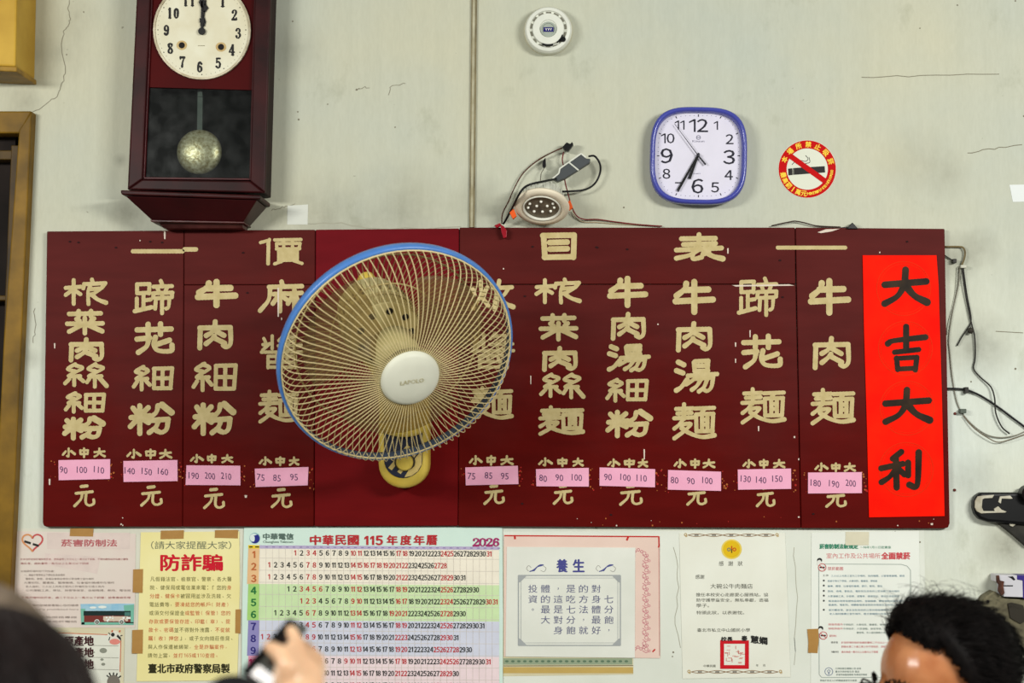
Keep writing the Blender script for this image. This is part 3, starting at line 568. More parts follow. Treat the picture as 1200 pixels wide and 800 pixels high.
# ------------------------------------------------------------------ blue wall clock
wc = thing('wall_clock', P(818, 241, -.02), 'square blue rimmed wall clock with rounded corners and lilac face', 'clock')
cx, cy = 818.5, 182.5; ang = math.radians(1.5)
def sup(r, k=3.3, n=72, sx=1, sy=1.015):
    o = []
    for i in range(n):
        t = 2*math.pi*i/n; c, s_ = math.cos(t), math.sin(t); f = r/((abs(c)**k+abs(s_)**k)**(1/k))
        x, y = f*c*sx, f*s_*sy; o.append((cx+x*math.cos(ang)-y*math.sin(ang), cy+x*math.sin(ang)+y*math.cos(ang)))
    return o
m = MB(); prof = [(54.5, 0), (56.2, -.014), (57, -.026), (56.6, -.034), (55.2, -.039), (53.2, -.0395), (51.6, -.036), (50.8, -.030), (50.6, -.020)]
n = 72; rows = [[P(a, b, 0) for a, b in sup(1.0)] for _ in prof]
vs = []
c0 = P(cx, cy, -.03); sc = P(cx+1, cy, -.03)[0]-c0[0]
for r, yy in prof:
    for a, b in sup(r): vs.append((c0[0]+(a-cx)*sc, yy, c0[2]-(b-cy)*sc))
fs = [(i*n+j, i*n+(j+1) % n, (i+1)*n+(j+1) % n, (i+1)*n+j) for i in range(len(prof)-1) for j in range(n)]
m.add(vs, fs); m.build('rim', mat('blue_plastic', (66, 72, 162), .22, var=.06, spec=.6), wc, smooth=True, fix=True)
yf = -.0215
m = MB(); m.prism(sup(51.2), yf, -.004); fc = m.build('face', mat('lilac_face', (222, 218, 232), .5, var=.03), wc)
nb = MB(); YN = yf-.0004
for s, px, py, h in (('12', 818.5, 147, 14.2), ('3', 854.4, 184, 15.6), ('6', 817.3, 218, 16), ('9', 781.3, 182.5, 16.4), ('1', 839, 147, 9.6), ('2', 855, 163, 10.8), ('4', 854, 205, 10.6), ('5', 838, 219.5, 11), ('7', 795.5, 219, 10.4), ('8', 781, 203.5, 11), ('10', 782.5, 162, 10.8), ('11', 796.5, 146.5, 10)):
    num(nb, s, px, py, h*1.06, YN, 0, bold=.02, k=1.16 if h > 12 else 1.08, gap=.12)
for k in range(60):
    t = 2*math.pi*k/60; c, s_ = math.cos(t), math.sin(t); f = 47.2/((abs(c)**3.3+abs(s_)**3.3)**(1/3.3)); x, y = cx+f*c, cy+f*s_
    if k % 5 == 0: nb.line([(x-c*1.4, y-s_*1.4), (x+c*1.4, y+s_*1.4)], 1.0, YN)
    else: nb.disc(x, y, .45, YN, 1, 6)
nb.ring(818.5, 161, 2.0, 2.7, YN, 1, 16); nb.line([(816.5, 161), (820.5, 161)], .8, YN, 1)
text(nb, 'Kinsun', 818.5, 165.3, 2.4, YN, 1, align='c', w=14); text(nb, 'QUARTZ', 816.5, 203.5, 1.4, YN, 1, align='c', w=9)
nb.build('numerals', [mat('numeral_ink', (30, 30, 44), .5), mat('faint_ink', (120, 118, 138), .6)], fc)
def chand(a, b, w0, w1, yy, name, back=0.0):
    (x0, y0), (x1, y1) = a, b; l = math.hypot(x1-x0, y1-y0); ux, uy = (x1-x0)/l, (y1-y0)/l; x0 -= ux*back; y0 -= uy*back; nx, ny = -uy, ux
    q = MB(); q.prism([(x0+nx*w0, y0+ny*w0), (x1+nx*w1, y1+ny*w1), (x1-nx*w1, y1-ny*w1), (x0-nx*w0, y0-ny*w0)], yy, yy+.0009); return q
chand((818, 182), (808, 209.5), 1.2, 1.5, yf-.004, '', 3).build('hour_hand', M_black, fc)
chand((818, 182), (794.3, 223.3), 1.1, 1.5, yf-.006, '', 2).build('minute_hand', M_black, fc)
q = chand((818, 182), (790.5, 145), .5, .25, yf-.008, '', 0); q.prism([(818.3, 181), (827.8, 192.2), (826.2, 193.6), (817.2, 182.5)], yf-.008, yf-.0072); q.lathe([(0, .003), (.003, .0025), (.0035, -.005)], P(818.3, 182, yf-.007), (0, -1, 0), 16)
q.build('second_hand', mat('dark_hand', (44, 44, 52), .4), fc)

# ------------------------------------------------------------------ smoke detector
px1 = P(643, 35)[0]-P(642, 35)[0]
sd = thing('smoke_detector', P(642.5, 65, -.01), 'round white smoke detector with blue badge on the wall near the top', 'smoke detector')
C0 = P(642.5, 37, 0)
m = MB(); m.lathe([(0, 0), (28.5*px1, 0), (28.5*px1, .008), (27.5*px1, .010), (0, .010)], C0, (0, -1, 0), 48); m.build('mounting_plate', mat('detector_yellowed', (206, 200, 172), .5), sd, bevel=.001)
C1 = P(642.6, 36, -.02)
m = MB(); m.lathe([(27*px1, -.012), (27.4*px1, .006), (25.6*px1, .013), (22*px1, .015), (21*px1, .011), (19*px1, .0105), (18*px1, .017), (10.4*px1, .0195), (9.6*px1, .017), (0, .017)], C1, (0, -1, 0), 56); m.build('cover', M_white, sd, smooth=False, bevel=.0006, seg=1)
m = MB(); C2 = P(642.6, 35, -.03); YS = -.0375
for k in range(14):
    a = 2*math.pi*k/14+.1
    for da in (0,):
        p = lambda r, t: (642.6+r*math.cos(t), 35.3+r*math.sin(t))
        m.prism([p(19.2, a), p(21.6, a), p(21.6, a+.28), p(19.2, a+.28)], -.0325, -.030)
m.build('vent_slots', mat('slot_grey', (120, 118, 104), .7), sd)
m = MB(); m.prism([(642.6-15*0+16.6*math.cos(t), 35.3+16.6*math.sin(t)) for t in np.linspace(1.25, 2.0, 8)]+[(642.6+18.4*math.cos(t), 35.3+18.4*math.sin(t)) for t in np.linspace(2.0, 1.25, 8)], -.0385, -.034)
m.prism([(642.6+16.8*math.cos(t), 35.3+16.8*math.sin(t)) for t in np.linspace(.3, .95, 8)]+[(642.6+18.2*math.cos(t), 35.3+18.2*math.sin(t)) for t in np.linspace(.95, .3, 8)], -.0385, -.034); m.disc(659.8, 46, 3.2, -.0362, 0, 20); m.lathe([(0, .002), (3*px1, .002), (3.1*px1, -.004)], P(659.8, 46, -.034), (0, -1, 0), 20)
m.build('sensor_slot', M_black, sd)
m = MB(); m.lathe([(9.2*px1, 0), (9*px1, .003), (7.2*px1, .003), (7.0*px1, .001), (0, .001)], P(642.6, 34.6, -.0375), (0, -1, 0), 36)
bg = m.build('badge', mat('badge_grey', (168, 176, 164), .4, var=.1), sd)
m = MB(); m.pbox(637, 31.8, 648.6, 37, -.0405, -.038); m.build('badge_plate', mat('badge_blue', (38, 34, 110), .4), bg)
m = MB(); text(m, 'YYY', 642.8, 34.4, 2.4, -.0409, 0, align='c', w=8, bold=.08); m.build('badge_lettering', M_white, bg)

# ------------------------------------------------------------------ no smoking sticker
m = MB(); n = 48; m.prism([(946+34.3*math.cos(2*math.pi*i/n), 198+34*math.sin(2*math.pi*i/n)) for i in range(n)], -.0007, -.0001)
ns = m.build('no_smoking_sticker', mat('sticker_white', (218, 220, 202), .4, var=.02)); tag(ns, 'round red and white no smoking sticker right of the blue clock', 'sticker')
M_sred = mat('sticker_red', (196, 10, 12), .5, var=.06, spec=.06); M_syel = mat('sticker_yellow', (248, 208, 60), .5, var=.05)
m = MB(); y1, y2, y3 = -.0009, -.0011, -.0013
m.ring(946, 198, 24.2, 33.6, y1, 0, 56)
b = 198
m.prism([(923.5, 197.5), (928.5, 197), (928.6, 205), (924, 205.4)], y1-.0001, y1, 1); m.prism([(930, 196.8), (966.4, 194.6), (967, 202), (930.2, 204.8)], y1-.0001, y1, 1); m.line([(929.3, 197), (929.3, 205)], .8, y1, 1)
for pts in ([(933, 192), (938, 188), (944, 189), (947, 186), (944, 182)], [(937, 194), (944, 191.5), (949, 190), (948, 184)], [(928, 193), (932, 188), (930, 184)]): m.line([tuple(q[:2]) for q in spl(pts, 4)], .7, y1, 1)
m.prism([(921.5, 183.2), (925.3, 178.2), (970, 210.6), (966.4, 215.8)], y2-.0001, y2, 0)
m.build('symbol', [M_sred, mat('sticker_black', (26, 22, 22), .5)], ns)
m = MB()
def arc(s, a0, a1, r, h, flip=False, w=None):
    k = len(s)
    for i, c in enumerate(s):
        if c == ' ': continue
        a = math.radians(a0+(a1-a0)*(i/(k-1))); x, y = 946+r*math.cos(a), 198-r*math.sin(a)
        rot = a-math.pi/2 if not flip else a+math.pi/2
        text(m, c, x, y, h, y3, 0, align='c', rot=rot, bold=.045)
arc('本場所禁止吸菸', 157, 18, 28.9, 6.6); arc('最高罰1萬元', 194, 262, 28.9, 6.2, True); arc('Maximum Fine NT$10,000', 273, 356, 28.9, 3.2, True)
m.build('sticker_lettering', M_syel, ns)

# ------------------------------------------------------------------ round downlight hanging on its wires
dn = thing('downlight', P(636, 264, -.03), 'round beige recessed LED downlight resting on the board\'s top edge', 'downlight')
Cd = P(635, 242, -.066); axd = np.array([-.05, -.52, -.85]); axd /= np.linalg.norm(axd); r1 = 32.4*(P(637, 242, -.062)[0]-P(636, 242, -.062)[0])
m = MB(); m.lathe([(r1*.70, -.004), (r1*.97, -.004), (r1, 0), (r1*.97, .004), (r1*.72, .005), (r1*.68, .002), (r1*.66, -.012)], Cd, axd, 56); m.build('trim_ring', mat('beige_enamel', (234, 222, 198), .4, var=.05), dn, smooth=True)
m = MB(); m.lathe([(r1*.69, .002), (r1*.685, .0062), (r1*.64, .0062), (r1*.63, .001)], Cd, axd, 48); m.build('chrome_bezel', mat('bezel_white', (226, 224, 210), .3), dn, smooth=True)
m = MB(); m.lathe([(0, .0006), (r1*.65, .0006), (r1*.65, -.006)], Cd, axd, 40); rf = m.build('reflector', mat('reflector_grey', (132, 122, 104), .4, metal=.4, rgb2=(104, 96, 82), scale=80), dn)
u = np.cross(axd, (0, 0, 1)); u /= np.linalg.norm(u); vv = np.cross(u, axd)
m = MB()
for a, b in ((-.42, .18), (0, .30), (.42, .2), (-.2, .05), (.18, .06), (-.45, -.04), (.5, -.02), (-.3, -.24), (0, -.26), (.3, -.24)):
    m.lathe([(.0028, .0006), (.0025, .0027), (.0012, .0036), (0, .0038)], Cd+r1*(u*a+vv*b), axd, 12)
m.build('led_lenses', mat('led_lens', (250, 248, 236), .15, var=.02), rf, smooth=True)
m = MB(); m.lathe([(r1*.72, -.002), (r1*.74, -.018), (r1*.70, -.034), (r1*.5, -.040), (0, -.040)], Cd, axd, 40)
for k in range(18):
    a = 2*math.pi*k/18; d = u*math.cos(a)+vv*math.sin(a); m.tube([Cd+d*r1*.76-axd*.006, Cd+d*r1*.74-axd*.034], .0016, 5)
m.build('heat_sink', mat('sink_white', (206, 206, 192), .45, var=.12), dn)
for px, py, sx in ((601, 250, -1), (667, 240, 1)):
    m = MB(); m.prism([(px-4, py-1), (px+1, py-6), (px+4.5, py+3), (px, py+6.5)], -.058, -.046); m.build('spring_clip', mat('orange_clip', (232, 92, 28), .45), dn, bevel=.001)
# driver box and cables
m = MB(); m.prism([(648, 209.5), (655, 203.5), (656.5, 198), (681, 180.6), (687, 185.6), (692, 186), (691, 190.5), (662, 209), (653, 212.5)], -.050, -.030)
dr = m.build('led_driver', mat('driver_grey', (74, 78, 80), .45, var=.1), bevel=.0015); tag(dr, 'small dark grey LED driver box with white edges above the downlight', 'driver box')
m = MB()
for a, b in (((647.5, 209.3), (655, 203)), ((655, 203), (656, 197.5)), ((656, 197.5), (681, 180)), ((681, 180), (686.5, 184.5)), ((667, 190.5), (678, 199.5))): m.tube([P(*a, -.0508), P(*b, -.0508)], .0016, 6)
m.build('white_edging', M_white, dr)
def cable(name, pts, r, mt, label, cat='cable', group=None, k=5, n=7):
    q = MB(); q.tube(spl([P(a, b, y) for a, b, y in pts], k), r, n); o = q.build(name, mt, smooth=True); return tag(o, label, cat, group)
M_blkc = mat('black_cable', (20, 20, 22), .4, var=.2); M_brnc = mat('brown_wire', (84, 46, 34), .5, var=.25, scale=90); M_redc = mat('red_wire', (120, 28, 34), .5, var=.25, scale=90)
cable('cable', [(590, 262, -.020), (592.5, 258, -.030), (600, 244, -.06), (607.5, 229, -.108), (614, 220, -.116), (622.5, 215.6, -.116), (636, 212.6, -.10), (652, 209.5, -.048)], .0022, M_blkc, 'thick black cable from the driver box down to the red connector')
cable('cable', [(690, 183, -.038), (697, 183, -.03), (703, 192, -.025), (703, 203, -.02), (697, 215, -.02), (686, 222, -.022), (670, 224, -.03), (654, 224.5, -.045)], .0021, M_blkc, 'black cable looping from the driver box\'s right end to the downlight')
cable('wire', [(588, 262, -.018), (589, 250, -.014), (596, 236, -.012), (602, 222, -.010), (613, 203, -.010), (630, 188, -.014), (646, 179, -.02), (659, 173, -.022)], .0013, M_brnc, 'brown wire arching from the red connector up to the black plug', 'wire')
cable('wire', [(659, 174, -.020), (648, 178, -.016), (634, 186, -.010), (622, 194, -.008), (612, 204, -.007)], .001, mat('tan_wire', (132, 110, 78), .5), 'thin tan wire running beside the arching brown wire', 'wire')
cable('wire', [(660.5, 178, -.012), (659, 188, -.016), (662, 200, -.012), (662, 212, -.014), (666, 228, -.02), (670, 242, -.018), (676, 253, -.012), (685, 257, -.010), (700, 257, -.008), (722, 260, -.006), (748, 263, -.006), (776, 265, -.006)], .0013, M_redc, 'dark red twisted wire dropping from the plug and running along the board\'s top', 'wire')
cable('wire', [(671, 247, -.006), (675, 255, -.004), (684, 260, -.004), (700, 260.5, -.003), (730, 263, -.002), (768, 265, -.002)], .0010, mat('pale_wire', (176, 160, 130), .5), 'thin pale wire along the board\'s top edge beside the red wire', 'wire')
cable('wire', [(904, 264.5, -.008), (915, 262, -.010), (925, 260, -.010), (932, 259, -.010), (943, 261, -.010), (957, 264.5, -.008), (985, 266, -.006)], .0013, mat('dark_wire', (58, 40, 34), .5), 'short dark wire arching over the board\'s top right of the blue clock', 'wire')
cable('wire', [(633, 219, -.03), (634, 204, -.016), (638, 196, -.012), (637, 187, -.010)], .0009, mat('thin_grey_wire', (110, 104, 92), .5), 'thin grey wire hanging behind the downlight', 'wire')
m = MB(); m.prism([(659, 172), (664, 166.5), (668, 168.5), (670.5, 166), (672, 169), (666, 177), (662, 176)], -.03, -.012); o = m.build('plug', M_black, bevel=.001); tag(o, 'small black plug at the top of the arching brown wire', 'plug')
m = MB(); m.prism([(586, 263), (590, 264.5), (594, 270), (593.6, 278), (590, 279), (587.6, 272)], -.030, -.018); m.prism([(579, 264), (586, 261), (588, 264), (582, 267)], -.028, -.019); o = m.build('wire_connector', mat('red_connector', (150, 18, 34), .3, var=.15), bevel=.001); tag(o, 'small red wire connector hanging over the board\'s top edge', 'connector')
m = MB(); m.prism([(636, 188), (639.4, 184.5), (640, 194), (637.4, 197), (635.5, 194)], -.02, -.008); o = m.build('wire_nut', M_black, bevel=.001); tag(o, 'tiny black wire nut hanging under the arching brown wire', 'connector')
m = MB(); m.prism([(992, 268), (999, 260.5), (1006, 268)], -.02, -.002); m.prism([(985, 266.4), (993, 265.4), (993, 268), (985, 268)], -.012, -.004); o = m.build('cable_clip', M_black, bevel=.001); tag(o, 'black triangular clip on the board\'s top edge above the banner', 'clip')

# ------------------------------------------------------------------ wall fan
Cf = P(466, 417, -.33); vd = Cf-CAM; dist = np.linalg.norm(vd); vd /= dist
R_ = np.cross(vd, (0, 0, 1)); R_ /= np.linalg.norm(R_); U_ = np.cross(R_, vd)
ax = R_*.276-U_*.480-vd*.834; ax /= np.linalg.norm(ax)
fu = np.cross((0, 0, 1), ax); fu /= np.linalg.norm(fu); fv = np.cross(ax, fu)
fpx = dist/FPX*1.0; RR = 137.5*fpx
def F(r, a, h): return Cf+ax*h+r*(math.cos(a)*fu+math.sin(a)*fv)
fan = thing('wall_fan', P(473, 572, -.03), 'cream and blue oscillating wall fan with wire grille in front of the board', 'fan')
M_cream = mat('cream_plastic', (206, 192, 138), .42, rgb2=(190, 174, 116), scale=20)
M_yel = mat('yellowed_plastic', (212, 186, 84), .38, rgb2=(196, 166, 62), scale=18)
M_wire = mat('cream_wire', (222, 204, 152), .35, var=.05)
M_wire_r = mat('dull_wire', (182, 162, 108), .45, var=.1)
# mount
def tongue(hw, yt, yb_, cxp, r=None, n=14):
    pts = [(cxp-hw, yt), (cxp+hw, yt)]
    for i in range(n+1):
        t = math.pi*i/n; pts.append((cxp+hw*math.cos(t), yb_-hw*.95+hw*.95*math.sin(t)))
    return pts
m = MB(); m.prism(tongue(29.5, 452, 572, 472.5), YB-.066, YB); mt_ = m.build('wall_mount', M_yel, fan, bevel=.011, seg=4, smooth=False)
for p_ in mt_.data.polygons: p_.use_smooth = True
m = MB(); m.prism(tongue(22.5, 470, 560, 472.5), YB-.0685, YB-.064); pl = m.build('control_panel', mat('panel_navy', (40, 44, 62), .4, var=.15), fan, bevel=.0008, seg=1)
m = MB(); ys = YB-.0692
for a in (0, 10.5): m.prism([(455+a, 548+a*.42), (459+a, 551+a*.4), (481+a, 524+a*.4), (477+a, 521+a*.4)], ys, ys+.0004)
m.prism([(474, 559), (482, 557.5), (489.5, 552), (494, 544), (494.6, 527), (487, 536)], ys, ys+.0004)
m.build('panel_stripes', mat('stripe_tan', (206, 182, 112), .5), pl)
m = MB(); m.lathe([(.0165, -.004), (.0165, .009), (.0145, .0125), (0, .0130)], P(474.5, 541, YB-.07), (0, -1, -.1), 28); kn = m.build('control_knob', M_yel, fan, bevel=.001)
m = MB(); m.lathe([(.0205, -.004), (.0205, .002), (.0172, .003)], P(474.5, 541, YB-.068), (0, -1, -.1), 28); m.build('knob_collar', mat('collar_dark', (60, 52, 34), .5), fan)
# neck and motor housing
hub_back = Cf-ax*.085
m = MB(); Bm = P(472, 500, YB-.05); Tm = Cf-ax*.150-fv*.055
path = spl([Bm, P(472, 470, YB-.075), P(470, 440, YB-.105)*.6+Tm*.4, Tm], 8); m.tube(path, list(np.linspace(.046, .036, len(path))), 20); m.build('neck', M_yel, fan, smooth=True)
m = MB(); m.lathe([(0, -.235), (.028, -.232), (.05, -.22), (.064, -.195), (.07, -.165), (.072, -.125), (.070, -.100), (.062, -.092)], Cf, ax, 40); mh = m.build('motor_housing', M_cream, fan, smooth=True)
m = MB(); m.lathe([(.073, -.118), (.0745, -.112), (.073, -.106)], Cf, ax, 40); m.build('housing_seam', M_wire_r, mh, smooth=True)
m = MB()
for k in range(26):
    a = 2*math.pi*k/26; m.tube([F(.0712, a, -.150), F(.0722, a, -.128)], .0022, 5)
m.build('vent_slots', mat('slot_brown', (116, 100, 62), .6), mh)
m = MB(); m.lathe([(.018, -.255), (.0185, -.215), (.0, -.215)], Cf+fv*.034-ax*-.012, ax, 16); m.lathe([(0, -.262), (.014, -.262), (.018, -.255)], Cf+fv*.034-ax*-.012, ax, 16); m.build('oscillation_knob', M_yel, fan, smooth=True)
m = MB(); m.lathe([(.066, -.098), (.066, -.082), (.03, -.080), (.0, -.080)], Cf, ax, 36); mp_ = m.build('front_plate', M_cream, fan)
m = MB()
for k in range(9):
    a = 2*math.pi*k/9+.2; m.lathe([(.0, .0012), (.0065, .0012), (.0065, -.003)], F(.050, a, -.0805), ax, 14)
m.build('vent_holes', M_dark, mp_)
# blades
M_blade = bpy.data.materials.new('smoky_blade'); M_blade.use_nodes = True
_N = M_blade.node_tree.nodes; _L = M_blade.node_tree.links; _N.remove(_N['Principled BSDF'])
_d = _N.new('ShaderNodeBsdfPrincipled'); _d.inputs['Base Color'].default_value = (*lin((150, 132, 92)), 1); _d.inputs['Roughness'].default_value = .4
_t = _N.new('ShaderNodeBsdfTransparent'); _t.inputs[0].default_value = (.86, .80, .68, 1); _x = _N.new('ShaderNodeMixShader'); _x.inputs[0].default_value = .52
_nz = _N.new('ShaderNodeTexNoise'); _nz.inputs['Scale'].default_value = 12; _mr = _N.new('ShaderNodeMapRange'); _mr.inputs[3].default_value = .14; _mr.inputs[4].default_value = .32
_L.new(_nz.outputs['Fac'], _mr.inputs[0]); _L.new(_mr.outputs[0], _x.inputs[0]); _L.new(_t.outputs[0], _x.inputs[1]); _L.new(_d.outputs[0], _x.inputs[2]); _L.new(_x.outputs[0], _N['Material Output'].inputs[0])
def img_ang(dx, dy):
    """angle in the fan plane of an image direction (dx right, dy down)"""
    best = max(range(360), key=lambda k: (lambda v: (v@R_*dx-v@U_*dy)/math.hypot(v@R_, v@U_))(F(1, math.radians(k), 0)-Cf)); return math.radians(best)
bl0 = img_ang(-75, -22)
for k in range(3):
    a0 = bl0+2*math.pi*k/3; nr, na = 9, 14; vs = []; fs = []
    for i in range(nr+1):
        q = i/nr; r = .042+(.178-.042)*q; half = math.radians(27+14*math.sin(q*1.75)); sw = .30*q
        for j in range(na+1):
            t = -1+2*j/na; rr = r*(1-.10*q*q*t*t*(1.2 if t > 0 else .7)); vs.append(F(rr, a0+sw*.6-.15+t*half, -.018+t*(.020*(1-.3*q))))
    for i in range(nr):
        for j in range(na): fs.append((i*(na+1)+j, i*(na+1)+j+1, (i+1)*(na+1)+j+1, (i+1)*(na+1)+j))
    m = MB(); m.add(vs, fs); o = m.build('blade', M_blade, fan, smooth=True)
    sl = o.modifiers.new('solid', 'SOLIDIFY'); sl.thickness = .0022
m = MB(); m.lathe([(0, .022), (.030, .020), (.042, .010), (.044, -.035), (0, -.035)], Cf, ax, 32); m.build('blade_hub', mat('hub_cream', (186, 172, 118), .45), fan, smooth=True)
# grilles
def grille(prof, nw, tw, r_, mt, name, rings):
    q = MB(); pr = spl(prof, 5); rm = prof[-1][0]
    for k in range(nw):
        a = 2*math.pi*k/nw; q.tube([F(r, a+tw*(r/rm)**2.2, h) for r, h in pr], r_, 4, cap=False)
    for r, h, rr in rings: q.tube([F(r, 2*math.pi*i/64, h) for i in range(65)], rr, 6, cap=False)
    return q.build(name, mt, fan, smooth=True)
grille([(.050, .080), (.085, .077), (.13, .068), (.165, .056), (.190, .046), (.2055, .031), (RR-.0005, .008), (RR-.0005, -.008)], 96, .10, .00095, M_wire, 'front_grille', [(RR+.001, .006, .0016)])
grille([(.066, -.088), (.11, -.084), (.15, -.074), (.18, -.056), (.199, -.034), (RR-.001, -.010)], 96, -.10, .00085, M_wire_r, 'rear_grille', [(.176, -.060, .0017), (.105, -.085, .0017)])
# rim band
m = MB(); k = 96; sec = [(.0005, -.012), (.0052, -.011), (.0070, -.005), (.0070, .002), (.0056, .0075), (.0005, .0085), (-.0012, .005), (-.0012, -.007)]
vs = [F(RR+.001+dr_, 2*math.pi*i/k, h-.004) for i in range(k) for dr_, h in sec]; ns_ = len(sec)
m.add(vs, [(i*ns_+j, i*ns_+(j+1) % ns_, ((i+1) % k)*ns_+(j+1) % ns_, ((i+1) % k)*ns_+j) for i in range(k) for j in range(ns_)]); m.m = [1 if i % ns_ >= 5 else 0 for i in range(k*ns_)]; m.build('rim_band', [mat('sky_blue_plastic', (76, 128, 200), .32, var=.1, spec=.5), mat('shaded_blue', (62, 74, 92), .6)], fan, smooth=True, fix=True)  # inner faces get a darker blue: their shade is put into the colour
m = MB(); m.lathe([(.0535, .070), (.0545, .080), (.052, .086), (.046, .0895), (.03, .0925), (.012, .094), (0, .0942)], Cf, ax, 48); hb = m.build('hub_badge', mat('badge_white', (222, 222, 204), .42, var=.04), fan, smooth=True)
m = MB(); m.lathe([(.0535, .066), (.0568, .074), (.0568, .079), (.0535, .081)], Cf, ax, 48); m.build('badge_ring', mat('badge_ring_olive', (120, 112, 74), .5), hb, smooth=True)
v_, f_ = glyphs('LAPOLO', .012); lo, hi = v_.min(0), v_.max(0)
hc = Cf+ax*.0948; tx_ = R_-ax*(R_@ax); tx_ /= np.linalg.norm(tx_); ty_ = np.cross(ax, tx_); sg = .043/(hi[0]-lo[0])
m = MB(); m.add([hc+tx_*((a-(lo[0]+hi[0])/2)*sg)+ty_*((b-(lo[1]+hi[1])/2)*sg*1.0) for a, b in v_], f_); m.build('badge_lettering', mat('gold_print', (176, 164, 104), .4, metal=.2, rgb2=(206, 200, 168), scale=60), hb)
m = MB(); m.tube(spl([P(500, 455, YB-.03), P(502, 490, YB-.04), P(501, 520, YB-.035), P(500, 548, YB-.03)], 5), .0016, 6); m.lathe([(0, -.008), (.003, -.006), (.0025, .006), (0, .008)], P(500, 549, YB-.03), (0, 0, 1), 10); m.build('pull_cord', M_yel, fan, smooth=True)

# ------------------------------------------------------------------ right-hand side wires and devices
M_dull = mat('dull_grey_wire', (134, 130, 116), .55, var=.2, scale=60); M_drk = mat('dark_grey_wire', (48, 46, 42), .5, var=.25, scale=60)
cable('cable', [(1106, 289, -.006), (1124, 289, -.007), (1129, 290.5, -.008), (1131, 296, -.008), (1130, 303, -.008), (1127, 311, -.008)], .0019, mat('brass_conduit', (124, 108, 72), .45, rgb2=(88, 74, 46), scale=60), 'stiff tan cable bending down beside the board\'s upper right corner', k=4)
cable('wire', [(1107, 299, -.006), (1113, 303, -.005), (1119, 306, -.006)], .0013, M_drk, 'short dark wire from the board edge to a small clip', 'wire')
cable('wire', [(1125, 311, -.006), (1123, 335, -.003), (1117, 362, -.003), (1112, 395, -.003), (1113, 412, -.003), (1116, 442, -.003), (1121, 470, -.003), (1129, 486, -.003), (1141, 499, -.004), (1156, 509, -.005), (1172, 512.5, -.006), (1190, 510, -.006), (1206, 503, -.006)], .0012, M_dull, 'long thin grey wire hanging right of the board then curving to the right edge', 'wire')
cable('wire', [(1122, 313, -.004), (1119, 345, -.002), (1111, 380, -.002), (1110, 392, -.002)], .0009, mat('pale_grey_wire', (178, 178, 164), .55), 'pale thin wire hanging close to the board\'s right edge', 'wire')
cable('wire', [(1127, 311, -.010), (1130, 335, -.008), (1134, 358, -.006), (1138, 377, -.006), (1142, 393, -.007), (1143, 411, -.006), (1142.5, 422, -.005), (1141, 432, -.005), (1149, 442, -.006), (1161, 453, -.009), (1165.5, 466, -.012), (1167, 484, -.010), (1174, 500, -.009), (1183, 508, -.009)], .0016, M_drk, 'dark kinked wire hanging down the wall and crossing the black cable', 'wire')
cable('wire', [(1128.5, 312, -.006), (1133, 345, -.004), (1138, 374, -.004), (1133, 386, -.006), (1127, 395, -.005), (1121.5, 405, -.004)], .0015, M_drk, 'dark wire ending in a loose stub beside the knot', 'wire')
cable('wire', [(1129, 487, -.006), (1142, 502, -.010), (1158, 513, -.011), (1170, 518, -.010), (1186, 514, -.011), (1206, 507, -.011)], .0010, mat('brown_grey_wire', (118, 104, 84), .5), 'thin brownish wire running under the long grey wire', 'wire')
cable('cable', [(1108, 455, -.008), (1124, 455.5, -.008), (1134, 457, -.008), (1150, 464, -.006), (1170, 477, -.006), (1190, 492, -.006), (1212, 508, -.006)], .0021, M_blkc, 'black cable slanting from the board\'s right edge down to the right')
m = MB(); m.lathe([(0, .006), (.005, .004), (.0062, 0), (.005, -.005), (0, -.006)], P(1137.5, 387, -.011), (.3, -.4, .8), 12); o = m.build('wire_knot', mat('knot_tape', (52, 48, 42), .6, bump=.4), smooth=True); tag(o, 'dark taped knot on the hanging wires', 'wire knot')
for (x, y, w_, h_), c, l in (((1133, 457, 2.2, 3.6), M_drk, 'small dark clip holding the black cable near the board'), ((1129, 481.5, 3.6, 2.6), mat('greenish_clip', (84, 92, 82), .5), 'small greenish grey clip on the long grey wire'), ((1119, 305.5, 2.2, 2.4), M_drk, 'small dark clip by the board\'s upper right corner'), ((1129.5, 312, 3.4, 1.8), mat('white_clip', (196, 194, 178), .5), 'small white clip under the stiff tan cable')):
    m = MB(); m.pbox(x-w_, y-h_, x+w_, y+h_, -.0155, 0); o = m.build('cable_clip', c, bevel=.0008, seg=1); tag(o, l, 'clip')
for x, y, l in ((1119, 484.5, 'reddish screw head beside the greenish clip'), (1118.5, 574, 'reddish screw head beside the board\'s lower right edge')):
    m = MB(); m.lathe([(0, .004), (.0022, .0035), (.003, .001), (.003, 0)], P(x, y, 0), (0, -1, 0), 12); o = m.build('screw', mat('rusty_red', (128, 58, 48), .6, rgb2=(84, 40, 34), scale=90), smooth=True); tag(o, l, 'screw')
